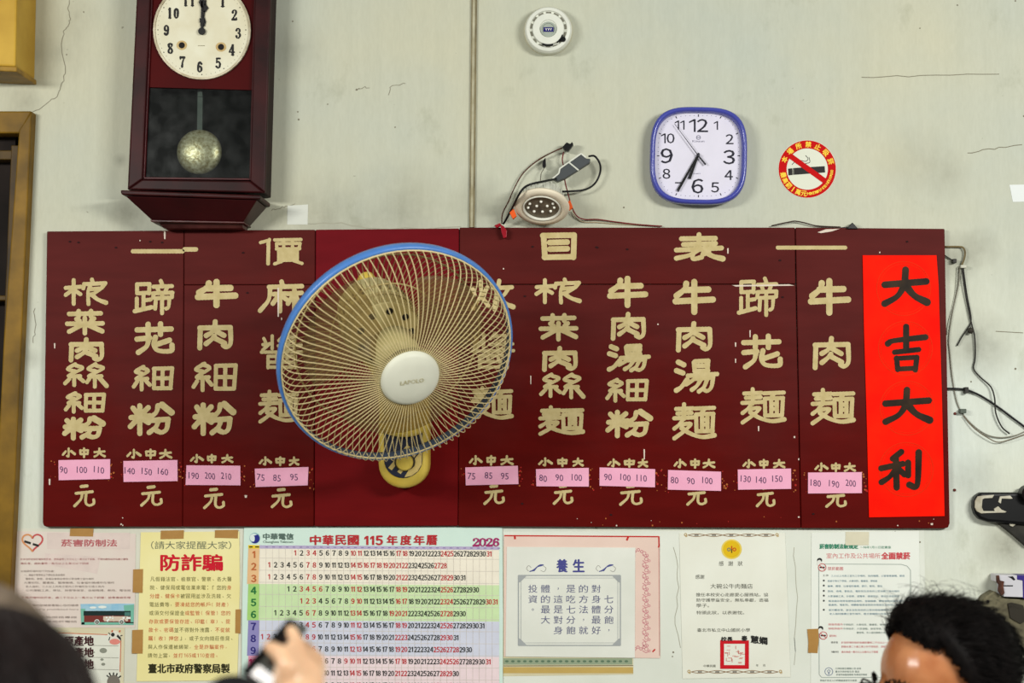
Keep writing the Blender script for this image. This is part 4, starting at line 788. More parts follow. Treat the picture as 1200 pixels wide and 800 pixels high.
# black bracket
br = thing('wall_bracket', P(1175, 637, -.02), 'black oval wall bracket with white clamp plate at right edge below the wires', 'bracket')
m = MB(); q = [(1215, 577), (1150, 577), (1144.5, 580), (1141.3, 587), (1141, 595), (1143, 602), (1148, 608), (1158, 611.5), (1215, 616)]; m.prism(q, -.026, 0); m.build('body', M_black, br, bevel=.006, seg=3)
m = MB(); m.prism([(1153, 580.5), (1146, 581.5), (1142.8, 587), (1142.6, 594.5), (1145, 599), (1150, 601.5), (1158, 601), (1178, 600.6), (1180, 599), (1152.6, 598.6), (1150.8, 594), (1151.5, 585), (1154, 583.8), (1163, 583.4), (1165.4, 579.6)], -.029, -.024)
m.build('clamp_plate', mat('dirty_white', (205, 200, 182), .5, rgb2=(170, 162, 140), scale=60), br, bevel=.0008, seg=1)
m = MB(); m.prism([(1170, 588), (1172, 581.5), (1184, 580.5), (1187, 584), (1184, 584.4), (1174, 584), (1173, 590)], -.029, -.024); m.prism([(1165, 596), (1170, 593), (1174, 597), (1180, 599.4), (1172, 600.4), (1166, 600)], -.0292, -.024); m.build('catch', mat('dirty_white', (205, 200, 182)), br, bevel=.0006, seg=1)
m = MB(); m.lathe([(0, .03), (.012, .03), (.016, .024), (.017, 0)], P(1203, 578, -.022), (0, -1, 0), 20); m.build('pivot', M_black, br, smooth=False, bevel=.002)
m = MB(); m.prism([(1162, 609), (1215, 612), (1215, 646), (1202, 640), (1186, 626), (1172, 615)], -.014, 0); m.build('dark_patch', mat('mottled_black', (30, 30, 28), .7, rgb2=(58, 56, 50), scale=30), br, bevel=.003)  # dark patch beneath the bracket body, modelled as a thin slab
m = MB(); m.prism([(1183, 613), (1186, 609.5), (1190, 611), (1190.6, 614), (1187, 617), (1184, 616)], -.018, -.012); m.build('screw', mat('dirty_white', (205, 200, 182)), br, bevel=.0005, seg=1)
# switch box and its holder
sb = thing('switch_box', P(1190, 700, -.03), 'small white and violet switch box at the right edge above the man\'s head', 'switch box')
m = MB(); m.prism([(1168, 673.5), (1215, 674.5), (1215, 700.5), (1176, 699), (1175, 684), (1168, 682)], -.050, -.004); m.build('body', mat('box_white', (208, 206, 212), .4, var=.04), sb, bevel=.0015)
m = MB(); m.prism([(1192, 674), (1216, 674.4), (1216, 701.5), (1199, 701), (1198.5, 680), (1192, 679)], -.0515, -.006); m.build('side_cover', mat('box_violet', (56, 42, 130), .4), sb, bevel=.0012)
m = MB(); m.pbox(1176, 685.5, 1187, 686.8, -.0506, -.049); m.prism([(1181, 675.5), (1187, 675), (1190, 679), (1188, 680), (1185, 677.4)], -.0506, -.049); m.build('slot', M_black, sb)
m = MB(); m.prism([(1168, 674.5), (1171, 673.8), (1172, 680), (1177, 681), (1176, 687), (1177.5, 695), (1174, 698), (1170, 692), (1171, 685), (1168.5, 682)], -.054, -.046); m.build('rusty_edge', mat('rust', (104, 62, 46), .7, rgb2=(62, 38, 30), scale=70), sb, bevel=.0008, seg=1)
m = MB(); m.prism([(1152, 703), (1155, 699), (1166, 692.5), (1172, 697), (1178, 701), (1215, 703), (1215, 762), (1168, 762), (1153, 730)], -.040, 0)
hb_ = m.build('metal_holder', mat('olive_metal', (126, 120, 94), .6, rgb2=(84, 78, 60), scale=34, bump=.3), bevel=.002); tag(hb_, 'olive grey metal holder under the white and violet switch box', 'holder')
m = MB(); m.prism([(1181, 707), (1186, 706), (1199, 709), (1204, 726), (1196, 731), (1184, 724)], -.044, -.038); m.build('dark_recess', mat('grime', (54, 50, 42), .8), hb_, bevel=.001); m = MB(); m.lathe([(0, .003), (.0028, .003), (.003, 0)], P(1157.5, 704.5, -.0395), (0, -1, 0), 12); m.build('bolt', M_dark, hb_)
# paper scraps
m = MB(); m.prism([(337, 241), (361, 239.5), (360.5, 263), (336.5, 263)], -.0008, 0); o = m.build('paper_scrap', mat('scrap_white', (214, 216, 206), .6, var=.03)); tag(o, 'white paper scrap on the wall right of the pendulum clock', 'paper')
m = MB(); m.prism([(1183, 216.5), (1212, 216), (1212, 236), (1187, 236.5)], -.0008, 0); o = m.build('paper_scrap', mat('scrap_blue_white', (226, 230, 228), .5, var=.03)); tag(o, 'small white label stuck on the wall at the right edge', 'paper')

# ------------------------------------------------------------------ papers under the board
YP = -.0009
def sheet(name, pts, mt, y=YP, th=.0006):
    q = MB(); q.prism(pts, y, y+th); return q.build(name, mt)
def ink(name, rgb): return mat(name, rgb, .7, var=.05)
K_blk, K_red, K_grn, K_blu, K_brn = ink('ink_black', (46, 46, 44)), ink('ink_red', (186, 46, 50)), ink('ink_green', (50, 116, 92)), ink('ink_blue', (66, 76, 128)), ink('ink_brown', (132, 82, 84))
# pale plastic-covered backing sheets
o = sheet('backing_sheet', [(14, 619), (286, 620), (288, 812), (10, 812)], mat('backing_white', (222, 222, 206), .5, rgb2=(208, 206, 188), scale=8), -.0004, .0003); tag(o, 'large off-white backing sheet behind the pink and yellow notices', 'paper')
o = sheet('backing_sheet', [(589, 623), (1083, 620), (1086, 812), (589, 812)], mat('backing_pale', (230, 233, 222), .45, rgb2=(219, 223, 210), scale=7), -.0004, .0003); tag(o, 'wide pale backing sheet behind the papers on the right', 'paper')

# pink tobacco leaflet
pk = sheet('pink_leaflet', [(17, 622), (159, 625), (158, 735), (14, 735)], mat('pink_leaflet_paper', (226, 216, 204), .5, rgb2=(224, 206, 196), scale=10), -.0014); tag(pk, 'pale pink notice with a heart emblem left of the yellow poster', 'notice')
yk = -.0018
m = MB(); m.pbox(55, 624, 152, 643, yk+.0002, yk+.0003); m.prism([(53, 648), (118, 652), (114, 672), (52, 661)], yk+.0002, yk+.0003); m.build('pink_tint', mat('pink_tint', (224, 206, 197), .5), pk)
m = MB(); text(m, '菸害防制法', 72, 636, 8, yk, 0, w=65, bold=.04)
m.build('title', ink('title_red', (182, 96, 100)), pk)
m = MB()
for k, (t, x, y, w_, c) in enumerate([('於本法所定禁菸場所吸菸者，處新臺幣二千元以上一萬元以下罰鍰，不得供應與吸菸有關之器物', 24, 655, 126, 1), ('違反者，處新臺幣一萬元以上五萬元以下罰鍰', 24, 660, 80, 1),
    ('全面禁菸場所如下列各處：', 24, 669, 40, 0), ('一、高級中等學校以下學校及其他場所', 28, 673.5, 48, 0), ('電影院、旅館、商場及餐飲店等供公眾消費之室內場所', 30, 678, 80, 0), ('大專校院、圖書館、醫療機構、社會福利機構所在場所', 28, 682.5, 106, 0), ('老人福利、三人以上共用之室內工作場所及交通工具內', 30, 687, 92, 0), ('公共運輸工具、車站、旅客等候室、金融機構、郵局、電信局', 30, 691.5, 123, 0),
    ('於禁菸場所吸菸者，處二千元以上一萬元以下罰鍰：檢舉專線受理', 25, 700, 128, 1), ('衛生福利部健康署關心您的健康', 28, 709, 64, 0), ('Smoking is prohibited here', 28, 714, 64, 0), ('諮詢服務專線', 46, 723, 44, 0), ('免費戒菸電話', 46, 728, 44, 0)]): text(m, t, x, y, 2.5, yk, c, w=w_)
m.build('body_text', [ink('grey_print', (146, 130, 122)), ink('dim_red_print', (164, 92, 92))], pk)
m = MB(); hp = []
for i in range(41):
    t = 2*math.pi*i/40; hp.append((38+12.2*math.sin(t)**3*.98, 634.5-(13*math.cos(t)-5*math.cos(2*t)-2*math.cos(3*t)-math.cos(4*t))*.70))
m.line(hp[:22], 2.0, yk, 0); m.line(hp[20:], 2.0, yk, 1); m.line([(28.5, 634), (36, 636.4)], 2.6, yk-.0002, 2); m.line([(38.4, 637.2), (45.5, 639.4)], 2.6, yk-.0002, 2)
m.build('heart_emblem', [ink('heart_red', (200, 84, 84)), ink('heart_orange', (218, 150, 100)), K_blk], pk)
# bus picture
bp_ = sheet('bus_picture', [(94.5, 707.5), (157, 707), (156.5, 732), (95.5, 731.5)], mat('picture_sky', (122, 182, 216), .4, rgb2=(186, 214, 220), scale=30), -.0024); tag(bp_, 'small colour picture of a dark red bus stuck on the pink notice\'s lower corner', 'picture')
yb2 = -.0028
m = MB(); m.prism([(94.5, 713), (100, 713), (99, 731.4), (95.2, 731.4)], yb2, yb2+.0002, 0); m.prism([(145, 709), (157, 708), (156.5, 730), (147, 730)], yb2, yb2+.0002, 0); m.pbox(95.5, 728.8, 156.5, 731.8, yb2, yb2+.0002, 0)
m.pbox(98.5, 716, 153, 728.8, yb2-.0002, yb2, 1); m.pbox(98, 715.6, 153, 721, yb2-.0004, yb2-.0002, 2); m.pbox(121, 722, 150, 727.6, yb2-.0003, yb2-.0001, 3)
for _ in range(16): m.disc(random.uniform(121, 149), random.uniform(722, 728), random.uniform(.6, 1.6), yb2-.0005, random.choice((3, 1, 4)), 8)
for x in (113.6, 142.5): m.disc(x, 728.4, 3.0, yb2-.0006, 4, 16); m.disc(x, 728.6, 2.2, yb2-.0008, 2, 16); m.disc(x, 728.6, 1.2, yb2-.0009, 5, 12)
m.disc(109, 711.6, 4, yb2, 4, 14, 1.3); m.disc(120, 711, 5, yb2, 4, 14, 1.6); m.pbox(146, 717, 152.6, 721.6, yb2-.0006, yb2-.0004, 6); m.pbox(148, 722.6, 153, 725, yb2-.0006, yb2-.0004, 4)
m.build('bus', [ink('mint', (120, 186, 164)), ink('bus_red', (120, 52, 46)), ink('bus_dark', (26, 46, 44)), ink('bus_cream', (214, 196, 176)), ink('bus_white', (232, 236, 228)), ink('hubcap', (178, 176, 166)), ink('bus_glass', (72, 120, 112))], bp_)
# origin notice with cow drawings
og = sheet('origin_notice', [(58, 735), (146, 735.5), (144.5, 812), (52, 812)], mat('origin_paper', (222, 214, 182), .55, rgb2=(214, 204, 170), scale=12), -.0018); tag(og, 'cream notice with bold dark characters and cow head drawings, lower left', 'notice')
yo = -.0022
m = MB(); m.prism([(58, 741), (141, 743), (140.5, 812), (56, 812)], yo+.0001, yo+.0002, 0); m.line([(58, 741), (126, 743.4)], 1.0, yo, 1); m.line([(141.6, 750), (140.6, 787)], 1.0, yo, 1)
for y in (756, 770, 784): m.line([(108, y), (139, y+.6)], .6, yo, 2)
for x, y, r in ((121, 762, 4.4), (119.5, 772.5, 2.0), (121, 778, 2.4), (110, 764, 1.2)): m.disc(x, y, r, yo-.0001, 3, 12, r*.7)
m.build('form_lines', [ink('form_white', (226, 226, 212)), ink('form_orange', (204, 112, 72)), ink('form_grey', (150, 148, 136)), ink('smudge', (140, 142, 128))], og)
m = MB()
for s_, y in (('原產地', 750.8), ('原產地', 764.2), ('原產地', 778)): text(m, s_, 75.5, y, 11.4, yo-.0001, 0, w=34, bold=.05)
m.build('title', ink('dark_maroon_print', (62, 22, 26)), og)
m = MB(); m.disc(134.5, 746.5, 6.3, yo-.0003, 0, 20, 8.0); m.disc(132.2, 743.4, 2.2, yo-.0005, 1, 12, 2.4); m.prism([(138, 743), (141.5, 747), (142, 750.5), (136.5, 745.5)], yo-.0006, yo-.0005, 1); m.disc(134.5, 751.6, 6.2, yo-.0006, 2, 20, 3.4)
for a in (131.2, 140): m.line([(a, 740.5), (a+.6, 738.2)], 1.8, yo-.0004, 3)
m.line([(127, 741), (129.4, 743.2)], 1.0, yo-.0004, 1); m.line([(143.4, 744), (141, 745)], 1.0, yo-.0004, 1); m.line([(127.4, 750), (128.8, 746)], 1.0, yo-.0004, 1)
m.build('cow_drawing', [ink('cow_white', (228, 224, 210)), K_blk, ink('cow_pink', (228, 140, 128)), ink('cow_horn', (206, 104, 70))], og)
m = MB(); m.disc(133, 799, 7.6, yo-.0004, 0, 20, 8.5)
for a, b, c, d in ((125, 791, 127.5, 793), (128, 788, 129.6, 791.6), (133, 787.6, 133, 791), (137.4, 788.4, 136.2, 791.6), (141.6, 791.6, 139, 793.6)): m.line([(a, b), (c, d)], 1.5, yo-.0006, 1)
m.build('grey_cow_drawing', [ink('cow_grey', (122, 114, 104)), K_blk], og)

# yellow anti-fraud poster
yp = sheet('fraud_warning_poster', [(165, 623.5), (280.5, 622.5), (281, 690), (278, 797), (160, 798)], mat('yellow_paper', (242, 233, 172), .5, rgb2=(236, 224, 154), scale=9), -.0018); tag(yp, 'yellow police poster with big red title left of the calendar', 'poster')
yy_ = -.0022
m = MB(); text(m, '防詐騙', 188.5, 659, 19, yy_, 0, w=72, bold=.04); m.build('title', ink('poster_red', (206, 24, 44)), yp)
m = MB(); text(m, '（請大家提醒大家）', 177, 638.6, 9.4, yy_, 0, w=94); m.build('heading', ink('poster_grey', (112, 118, 96)), yp)
m = MB(); text(m, '臺北市政府警察局製', 174, 783, 11, yy_, 0, w=95, bold=.04); m.build('footer', ink('poster_dark', (46, 44, 20)), yp)
m = MB()
rows_ = [[('凡假藉法官、檢察官、警察、各大醫', 0)], [('院、健保局或電信業來電：「您的', 0), ('身', 1)], [('分證、健保卡', 1), ('被冒用並涉及洗錢、欠', 0)], [('電話費等，', 0), ('要凍結您的帳戶（財產）', 1)], [('或須交付保證金', 0), ('或監管（保管）您的', 1)], [('存款或要保管存證、印鑑（章）、提', 1)], [('款卡、密碼', 1), ('並不得對外洩露，', 0), ('不從就', 1)], [('羈（收）押您', 1), ('」，或子女向錢莊借貸、', 0)], [('與人作保遭被綁架，', 0), ('全是詐騙案件，', 1)], [('請勿上當，', 0), ('並打165或110查證。', 1)]]
for i, r_ in enumerate(rows_):
    y = 678.3+i*9.93; x = 176-i*.35
    for t, c in r_:
        for ch in t:
            if ch.isdigit(): num(m, ch, x+1.5, y, 4.4, yy_, c, k=.8)
            elif ch not in '，。、：（）「」': text(m, ch, x+.3, y, 5.3 if not ch.isdigit() else 4.6, yy_, c, w=5.1 if not ch.isdigit() else 2.4)
            else: text(m, ch, x+1.2, y+(1 if ch in '，。、' else 0), 1.6 if ch in '，。、' else 4.6, yy_, c)
            x += 6.0 if not ch.isdigit() else 3.2
m.build('body_text', [ink('poster_olive', (118, 112, 60)), ink('poster_orange', (204, 96, 52))], yp)

# year calendar
yc = -.0030
cal = sheet('year_calendar', [(286, 617), (588.5, 617), (589.5, 720), (589, 824), (283, 824), (284, 700)], mat('mint_paper', (212, 234, 222), .4, var=.02), yc-.0006, .001); tag(cal, 'large mint framed year calendar sheet with twelve coloured month rows', 'calendar')
y0_ = yc-.0010
def cal_y(y, x): return y+1.5*(x-300)/280
m = MB()
bands = [(642.6, 684, (242, 234, 216)), (684, 726.5, (206, 230, 178)), (726.5, 768, (212, 215, 230)), (768, 812, (240, 219, 222))]
mats_ = []
for i, (a, b, c) in enumerate(bands):
    m.prism([(304, cal_y(a, 304)), (585, cal_y(a, 585)), (585, cal_y(b, 585)), (303, cal_y(b, 303))], y0_, y0_+.0002, i); mats_.append(ink('band%d' % i, c))
side = [(232, 190, 140), (168, 212, 120), (146, 140, 192), (232, 160, 186)]
for i, (a, b, c) in enumerate(bands):
    m.prism([(291, a), (304, a), (303, b), (289.5, b)], y0_-.0002, y0_, 4+i); mats_.append(ink('side%d' % i, side[i]))
m.prism([(304, 638.6), (585, 640.4), (585, 644), (304, 642.6)], y0_-.0002, y0_, 8); m.prism([(291, 638.4), (304, 638.6), (304, 642.6), (291, 642.4)], y0_-.0002, y0_, 9); mats_ += [ink('week_violet', (186, 176, 206)), ink('week_yellow', (236, 206, 40))]
m.build('colour_bands', mats_, cal)
m = MB()
for k in range(37):
    x = 304.2+k*7.58; m.line([(x, 643), (x-.4, 811)], .35, y0_-.0003)
for k in range(12):
    y = 643+k*14.15+10.6; m.line([(304, cal_y(y, 304)), (585, cal_y(y, 585))], .5, y0_-.0003)
m.build('grid_lines', ink('grid', (212, 204, 194)), cal)
m = MB()
import datetime
hol = {(1, 1)} | {(2, d) for d in range(14, 23)} | {(2, 27), (2, 28), (4, 3), (4, 6), (5, 1), (6, 19), (9, 25), (9, 28), (10, 9), (10, 26), (12, 25)}
for mo in range(1, 13):
    first = datetime.date(2026, mo, 1).weekday()          # Monday 0
    off = {6: 0, 0: 1, 1: 2, 2: 3, 3: 4, 4: 5, 5: -1}[first]
    nd = ((datetime.date(2026+(mo == 12), mo % 12+1, 1))-datetime.date(2026, mo, 1)).days
    for d_ in range(1, nd+1):
        x = 315.6+(off+d_-1)*7.58-mo*.12; wk = datetime.date(2026, mo, d_).weekday()
        num(m, str(d_), x, cal_y(647.3+(mo-1)*14.05, x), 6.1, y0_-.0006, 1 if wk >= 5 or (mo, d_) in hol else 0, k=.86 if d_ < 10 else .72, gap=.09, bold=.04)
m.build('day_numbers', [ink('day_black', (48, 50, 48)), ink('day_red', (192, 52, 56))], cal)
m = MB()
for mo in range(1, 13): num(m, str(mo), 297.6-mo*.1, 649.5+(mo-1)*14.05, 8.2, y0_-.0006, (mo-1)//3, bold=.06)
m.build('month_numbers', [ink('month_orange', (190, 104, 56)), ink('month_green', (40, 116, 62)), ink('month_navy', (52, 46, 122)), ink('month_magenta', (192, 28, 98))], cal)
m = MB(); [text(m, c, 363.5+q, 632.6, 11.2, y0_-.0006, 0, w=12.2, bold=.045) for c, q in zip('中華民國年度年曆', (0, 14.8, 29.6, 44.4, 90, 106, 121.5, 136.5))]; num(m, '115', 437.6, 633, 10.6, y0_-.0006, 0, bold=.07, k=1.0, gap=.2); m.build('title', ink('title_crimson', (186, 44, 50)), cal)
m = MB(); [brush(m, G['d'+c], (552.2+i*7.8, 629.4, 563.4+i*7.8, 640.8), 2.3, y0_-.0006, step=.26, jitter=.05) for i, c in enumerate('2026')]; m.build('year', ink('year_magenta', (164, 44, 104)), cal)
m = MB(); text(m, '中華電信', 308.3, 628.4, 7.2, y0_-.0006, 0, w=35.5, bold=.04); text(m, 'Chunghwa Telecom', 308.3, 635, 3.6, y0_-.0006, 0, w=35)
for x in range(311, 584, 8): m.line([(x, cal_y(640.6, x)), (x+3, cal_y(640.6, x))], .8, y0_-.0006, 1)
m.line([(292, 640.6), (296, 640.6)], 1.4, y0_-.0006, 2); m.line([(299, 640.6), (303.6, 640.6)], 1.4, y0_-.0006, 2)
m.build('publisher_lettering', [ink('logo_grey', (92, 112, 104)), ink('week_print', (136, 116, 168)), K_blk], cal)
m = MB(); m.disc(298.6, 630.3, 6.2, y0_-.0004, 0, 24, 6.4); m.disc(297.4, 629.8, 4.7, y0_-.0006, 1, 24)
m.poly([(298.6+5.6*math.cos(t), 630.6+5.8*math.sin(t)) for t in np.linspace(-.9, 2.4, 14)]+[(297+1.6*math.cos(t), 631+3.6*math.sin(t)) for t in np.linspace(2.0, -1.4, 8)], y0_-.0008, 2)
m.build('publisher_logo', [ink('logo_ring', (150, 186, 190)), ink('logo_white', (222, 234, 230)), ink('logo_navy', (40, 44, 132))], cal)

# gold framed sheet, pink paper and the white wellness sheet
gf = sheet('old_certificate', [(590, 640), (742, 640), (742, 790), (589, 792)], mat('old_certificate_paper', (222, 214, 178), .55, rgb2=(206, 196, 158), scale=10), -.0010); tag(gf, 'old certificate with green and gold bands showing below the white sheet', 'certificate')
m = MB(); m.pbox(590, 771, 741, 778.5, -.0013, -.0012, 0); m.pbox(589.5, 781.5, 742, 788.5, -.0013, -.0012, 1); m.line([(590, 780), (742, 779.6)], .8, -.0014, 2)
for x in range(594, 738, 7): m.disc(x, 774.6, 2.2, -.0014, 3, 8, 1.4)
m.build('border', [ink('band_green', (150, 164, 136)), ink('band_gold', (198, 168, 96)), ink('band_dark', (96, 86, 62)), ink('leaf_green', (96, 120, 96))], gf)
pp = sheet('pink_paper_sheet', [(590.5, 626.5), (773, 628), (773.5, 771), (590.5, 769)], mat('pale_pink_paper', (236, 210, 196), .5, rgb2=(228, 200, 186), scale=9), -.0020); tag(pp, 'pale pink paper with red border line behind the white wellness sheet', 'paper')
yq = -.0024
m = MB(); m.line([(591, 627.4), (772, 628.6)], 1.5, yq); m.line([(772, 628), (772.4, 640.5)], 1.6, yq); m.line([(772.2, 640), (773, 768)], .7, yq, 1); m.line([(603, 627), (603.6, 631.6)], 2.2, yq); m.line([(736.6, 628), (734.4, 633)], 2.2, yq); m.line([(771, 640.4), (775-2.4, 640.6)], 1.8, yq); m.line([(764.6, 763.6), (767.8, 760.4)], 1.6, yq)
m.build('red_border', [ink('border_red', (196, 40, 36)), ink('border_rose', (200, 130, 122))], pp)
m = MB()
for k in range(18):
    y = 648+k*6.6
    for q, r_ in ((0, 2.3), (1, 1.5)): m.ring(756+(1.4 if k % 2 else -1)+q*3.4, y+q*2.2, r_-.55, r_, yq, 0, 12)
    m.line([(753, y+2), (757, y+4.4), (760, y+3)], .7, yq)
for k in range(4): m.ring(740+k*4, 644+(k % 2)*2, 1.2, 1.9, yq, 0, 12); m.ring(744+k*3.6, 760-(k % 2)*2, 1.2, 1.9, yq, 0, 12)
m.build('scroll_border', ink('scroll_rose', (204, 128, 138)), pp)
ws = sheet('wellness_sheet', [(594, 640.5), (744.5, 641.5), (744, 770.5), (592.5, 769)], mat('wellness_paper', (232, 233, 223), .35, rgb2=(222, 224, 213), scale=12), -.0030); tag(ws, 'white framed sheet with blue brush style characters laid over pink paper', 'poster')
yw = -.0034
m = MB(); text(m, '養', 652.5, 662.6, 15, yw, 0, w=12.4, bold=.04); text(m, '生', 671.6, 662.6, 14.6, yw, 0, w=13, bold=.04); m.build('title', ink('title_indigo', (74, 76, 142)), ws)
grid_ = ['投體，是的對　', '資的這吃方身七', '。最是七法體分', '　大對分，最飽', '　　身飽就好，']
m = MB()
for j, r_ in enumerate(grid_):
    for i, ch in enumerate(r_):
        if ch == '　': continue
        x, y = 624.4+i*14.85, 689.6+j*12.15
        if ch in '，。': text(m, ch, x, y, 2.6, yw, 0, align='c')
        else: text(m, ch, x, y, 9.2, yw, 0, align='c', w=10.6)
m.build('body_text', ink('body_indigo', (100, 102, 134)), ws)
for cx_ in (628.5, 710):
    m = MB()
    for k in range(4):
        p_ = spl([(cx_-8+k*1.7, 669.5-k*.2), (cx_-3+k*1.4, 667.4-k*1.2), (cx_+1+k*1.2, 664-k*.8), (cx_+6+k*.9, 662.6-k*.3)], 4); m.line([tuple(a) for a in p_], 1.1, yw, 0)
    m.line([tuple(a) for a in spl([(cx_-9, 669), (cx_-11.5, 666), (cx_-9, 662.4), (cx_-6, 665)], 4)], .5, yw, 1); m.line([tuple(a) for a in spl([(cx_+8, 662.6), (cx_+11.4, 665.6), (cx_+9, 669.6), (cx_+5, 668)], 4)], .5, yw, 1)
    m.build('swirl', [ink('swirl_blue', (78, 84, 144)), ink('swirl_grey', (150, 148, 140))], ws)
m = MB(); x0, y0, x1, y1 = 607.5, 674, 727, 756
for wd, q in ((1.3, 0), (.5, 3)): m.line([(x0+q, y0+q), (x1-q, y0+q), (x1-q, y1-q), (x0+q, y1-q), (x0+q, y0+q)], wd, yw)
for a, b, sx, sy in ((x0, y0, 1, 1), (x1, y0, -1, 1), (x0, y1, 1, -1), (x1, y1, -1, -1)): m.poly([(a, b), (a+sx*10, b), (a+sx*7, b+sy*3), (a+sx*3, b+sy*7), (a, b+sy*9)], yw-.0001, 0)
m.build('frame_border', ink('frame_grey', (166, 170, 170)), ws)

# certificate of thanks
ct = sheet('thank_you_certificate', [(796, 624.5), (920, 624.5), (926.5, 793), (800, 795)], mat('certificate_paper', (236, 237, 224), .45, rgb2=(229, 229, 214), scale=10), -.0016); tag(ct, 'cream certificate with gold sun emblem and square red seal', 'certificate')
yt_ = -.0020
def braid(y, x0, x1):
    for q in range(5):
        a, b = x0+(x1-x0)*q/5, x0+(x1-x0)*(q+1)/5; k = [a+(b-a)*t/6 for t in range(7)]
        for sg_ in (1, -1): m.line([(x, y+sg_*1.6*math.sin(math.pi*t/6)) for t, x in enumerate(k)], .8, yt_, 0)
        m.line([((a+b)/2-2.4, y), ((a+b)/2+2.4, y)], 1.2, yt_, 1)
    for x in (x0-2.6, x1+2.6): m.ring(x, y-.6, 1.0, 1.9, yt_, 2, 12); m.ring(x+.8, y+1, .6, 1.3, yt_, 2, 10)
for q_ in ((626.8, 806, 908), (787, 810, 912)): m = MB(); braid(*q_); m.build('braid_border', [ink('braid_brown', (146, 116, 84)), ink('braid_dark', (70, 56, 50)), ink('braid_gold', (184, 156, 104))], ct)
m = MB(); m.disc(857.3, 643.3, 12, yt_, 0, 32, 11.6); m.disc(857.3, 643.3, 10, yt_-.0002, 1, 32)
m.ring(854.2, 643.6, 1.2, 2.2, yt_-.0004, 2, 16); m.ring(860.6, 643.6, 1.2, 2.2, yt_-.0004, 3, 16); m.line([(857.4, 639.4), (857.4, 643.6)], 1.1, yt_-.0005, 3); m.line([(857.4, 643.4), (857.4, 647.6)], 1.1, yt_-.0005, 4)
m.build('sun_emblem', [ink('sun_pale', (232, 206, 92)), ink('sun_gold', (226, 186, 22)), ink('emblem_grey', (110, 116, 110)), ink('emblem_red', (200, 66, 30)), ink('emblem_black', (60, 50, 30))], ct)
m = MB(); text(m, '感', 842.5, 660, 5.6, yt_, 0); text(m, '謝', 853.6, 660, 5.6, yt_, 0); text(m, '狀', 864.6, 660, 5.6, yt_, 0); text(m, '感謝', 815, 675.6, 5, yt_, 0); text(m, '大碗公牛肉麵店', 832.5, 686.6, 5.8, yt_, 0, w=49.5)
for t, x, y, w_ in (('擔任本校安心走廊愛心服務站，協', 815.6, 696.6, 84.5), ('助守護學童安全，無私奉獻，造福', 815.8, 702.9, 84.5), ('學子。', 816, 709.2, 15), ('特頒此狀，以表謝忱。', 816.2, 717.6, 56), ('臺北市私立中山國民小學', 817, 738, 62)): text(m, t, x, y, 4.4, yt_, 0, w=w_)
text(m, '中華民國', 824.5, 780, 3.0, yt_, 0, w=14); text(m, '年', 886, 779.4, 2.8, yt_, 0); text(m, '月', 894, 779.4, 2.8, yt_, 0)
m.build('body_text', ink('certificate_ink', (92, 92, 82)), ct)
m = MB(); text(m, '校長', 845, 748.5, 5.2, yt_-.0006, 0, w=13.5, bold=.05); text(m, '秦', 869, 747.8, 6.4, yt_-.0006, 0, bold=.05); text(m, '慧嫻', 880, 748.6, 8.6, yt_-.0006, 0, w=19, bold=.045, tilt=.12); m.build('signature', ink('signature_ink', (40, 40, 38)), ct)
m = MB()
for a, b, c, d in ((844, 750, 877.6, 754), (844, 779, 877.6, 783.4), (844, 754, 848.4, 779), (873, 754, 877.6, 779)): m.rect(a, b, c, d, yt_-.0003)
for _ in range(26):
    a, b = random.uniform(850, 871), random.uniform(756, 777)
    if random.random() < .5: m.line([(a-2, b), (a+2, b)], .55, yt_-.0003, 1)
    else: m.line([(a, b-2), (a, b+2)], .55, yt_-.0003, 1)
m.build('red_seal', [ink('seal_red', (204, 18, 30)), ink('seal_pale', (216, 130, 120))], ct)

# no-smoking notice
nn = sheet('no_smoking_notice', [(951, 624), (1077, 622), (1080, 812), (950, 812)], mat('notice_paper', (237, 240, 231), .4, rgb2=(230, 233, 223), scale=9), -.0016); tag(nn, 'white smoking ban notice with green and red headings near the man\'s forehead', 'notice')
yn = -.0020
m = MB(); text(m, '菸害防制法新規定', 960.5, 640, 5.6, yn, 0, w=45, bold=.06); text(m, '～98年1月11日起實施', 1008, 641, 3.2, yn, 0, w=36); m.build('heading', ink('heading_green', (62, 136, 106)), nn)
m = MB(); text(m, '室內工作及公共場所', 968.5, 651, 6.4, yn, 0, w=63); text(m, '全面禁菸', 1033, 651, 8, yn, 1, w=33.5, bold=.06); m.build('title', [ink('title_pink', (212, 124, 124)), ink('title_rose', (204, 76, 82))], nn)
m = MB(); rr_ = [(960, 790), (959.5, 668), (961, 663), (966, 660.6), (1056, 661), (1063, 663), (1067, 668), (1067.6, 790)]; m.line(rr_, .8, yn); m.line([(960, 790), (963, 793.5), (1064, 793.5), (1067.6, 790)], .8, yn); m.build('frame_line', ink('frame_green_grey', (166, 176, 168)), nn)
m = MB(); k_ = 0
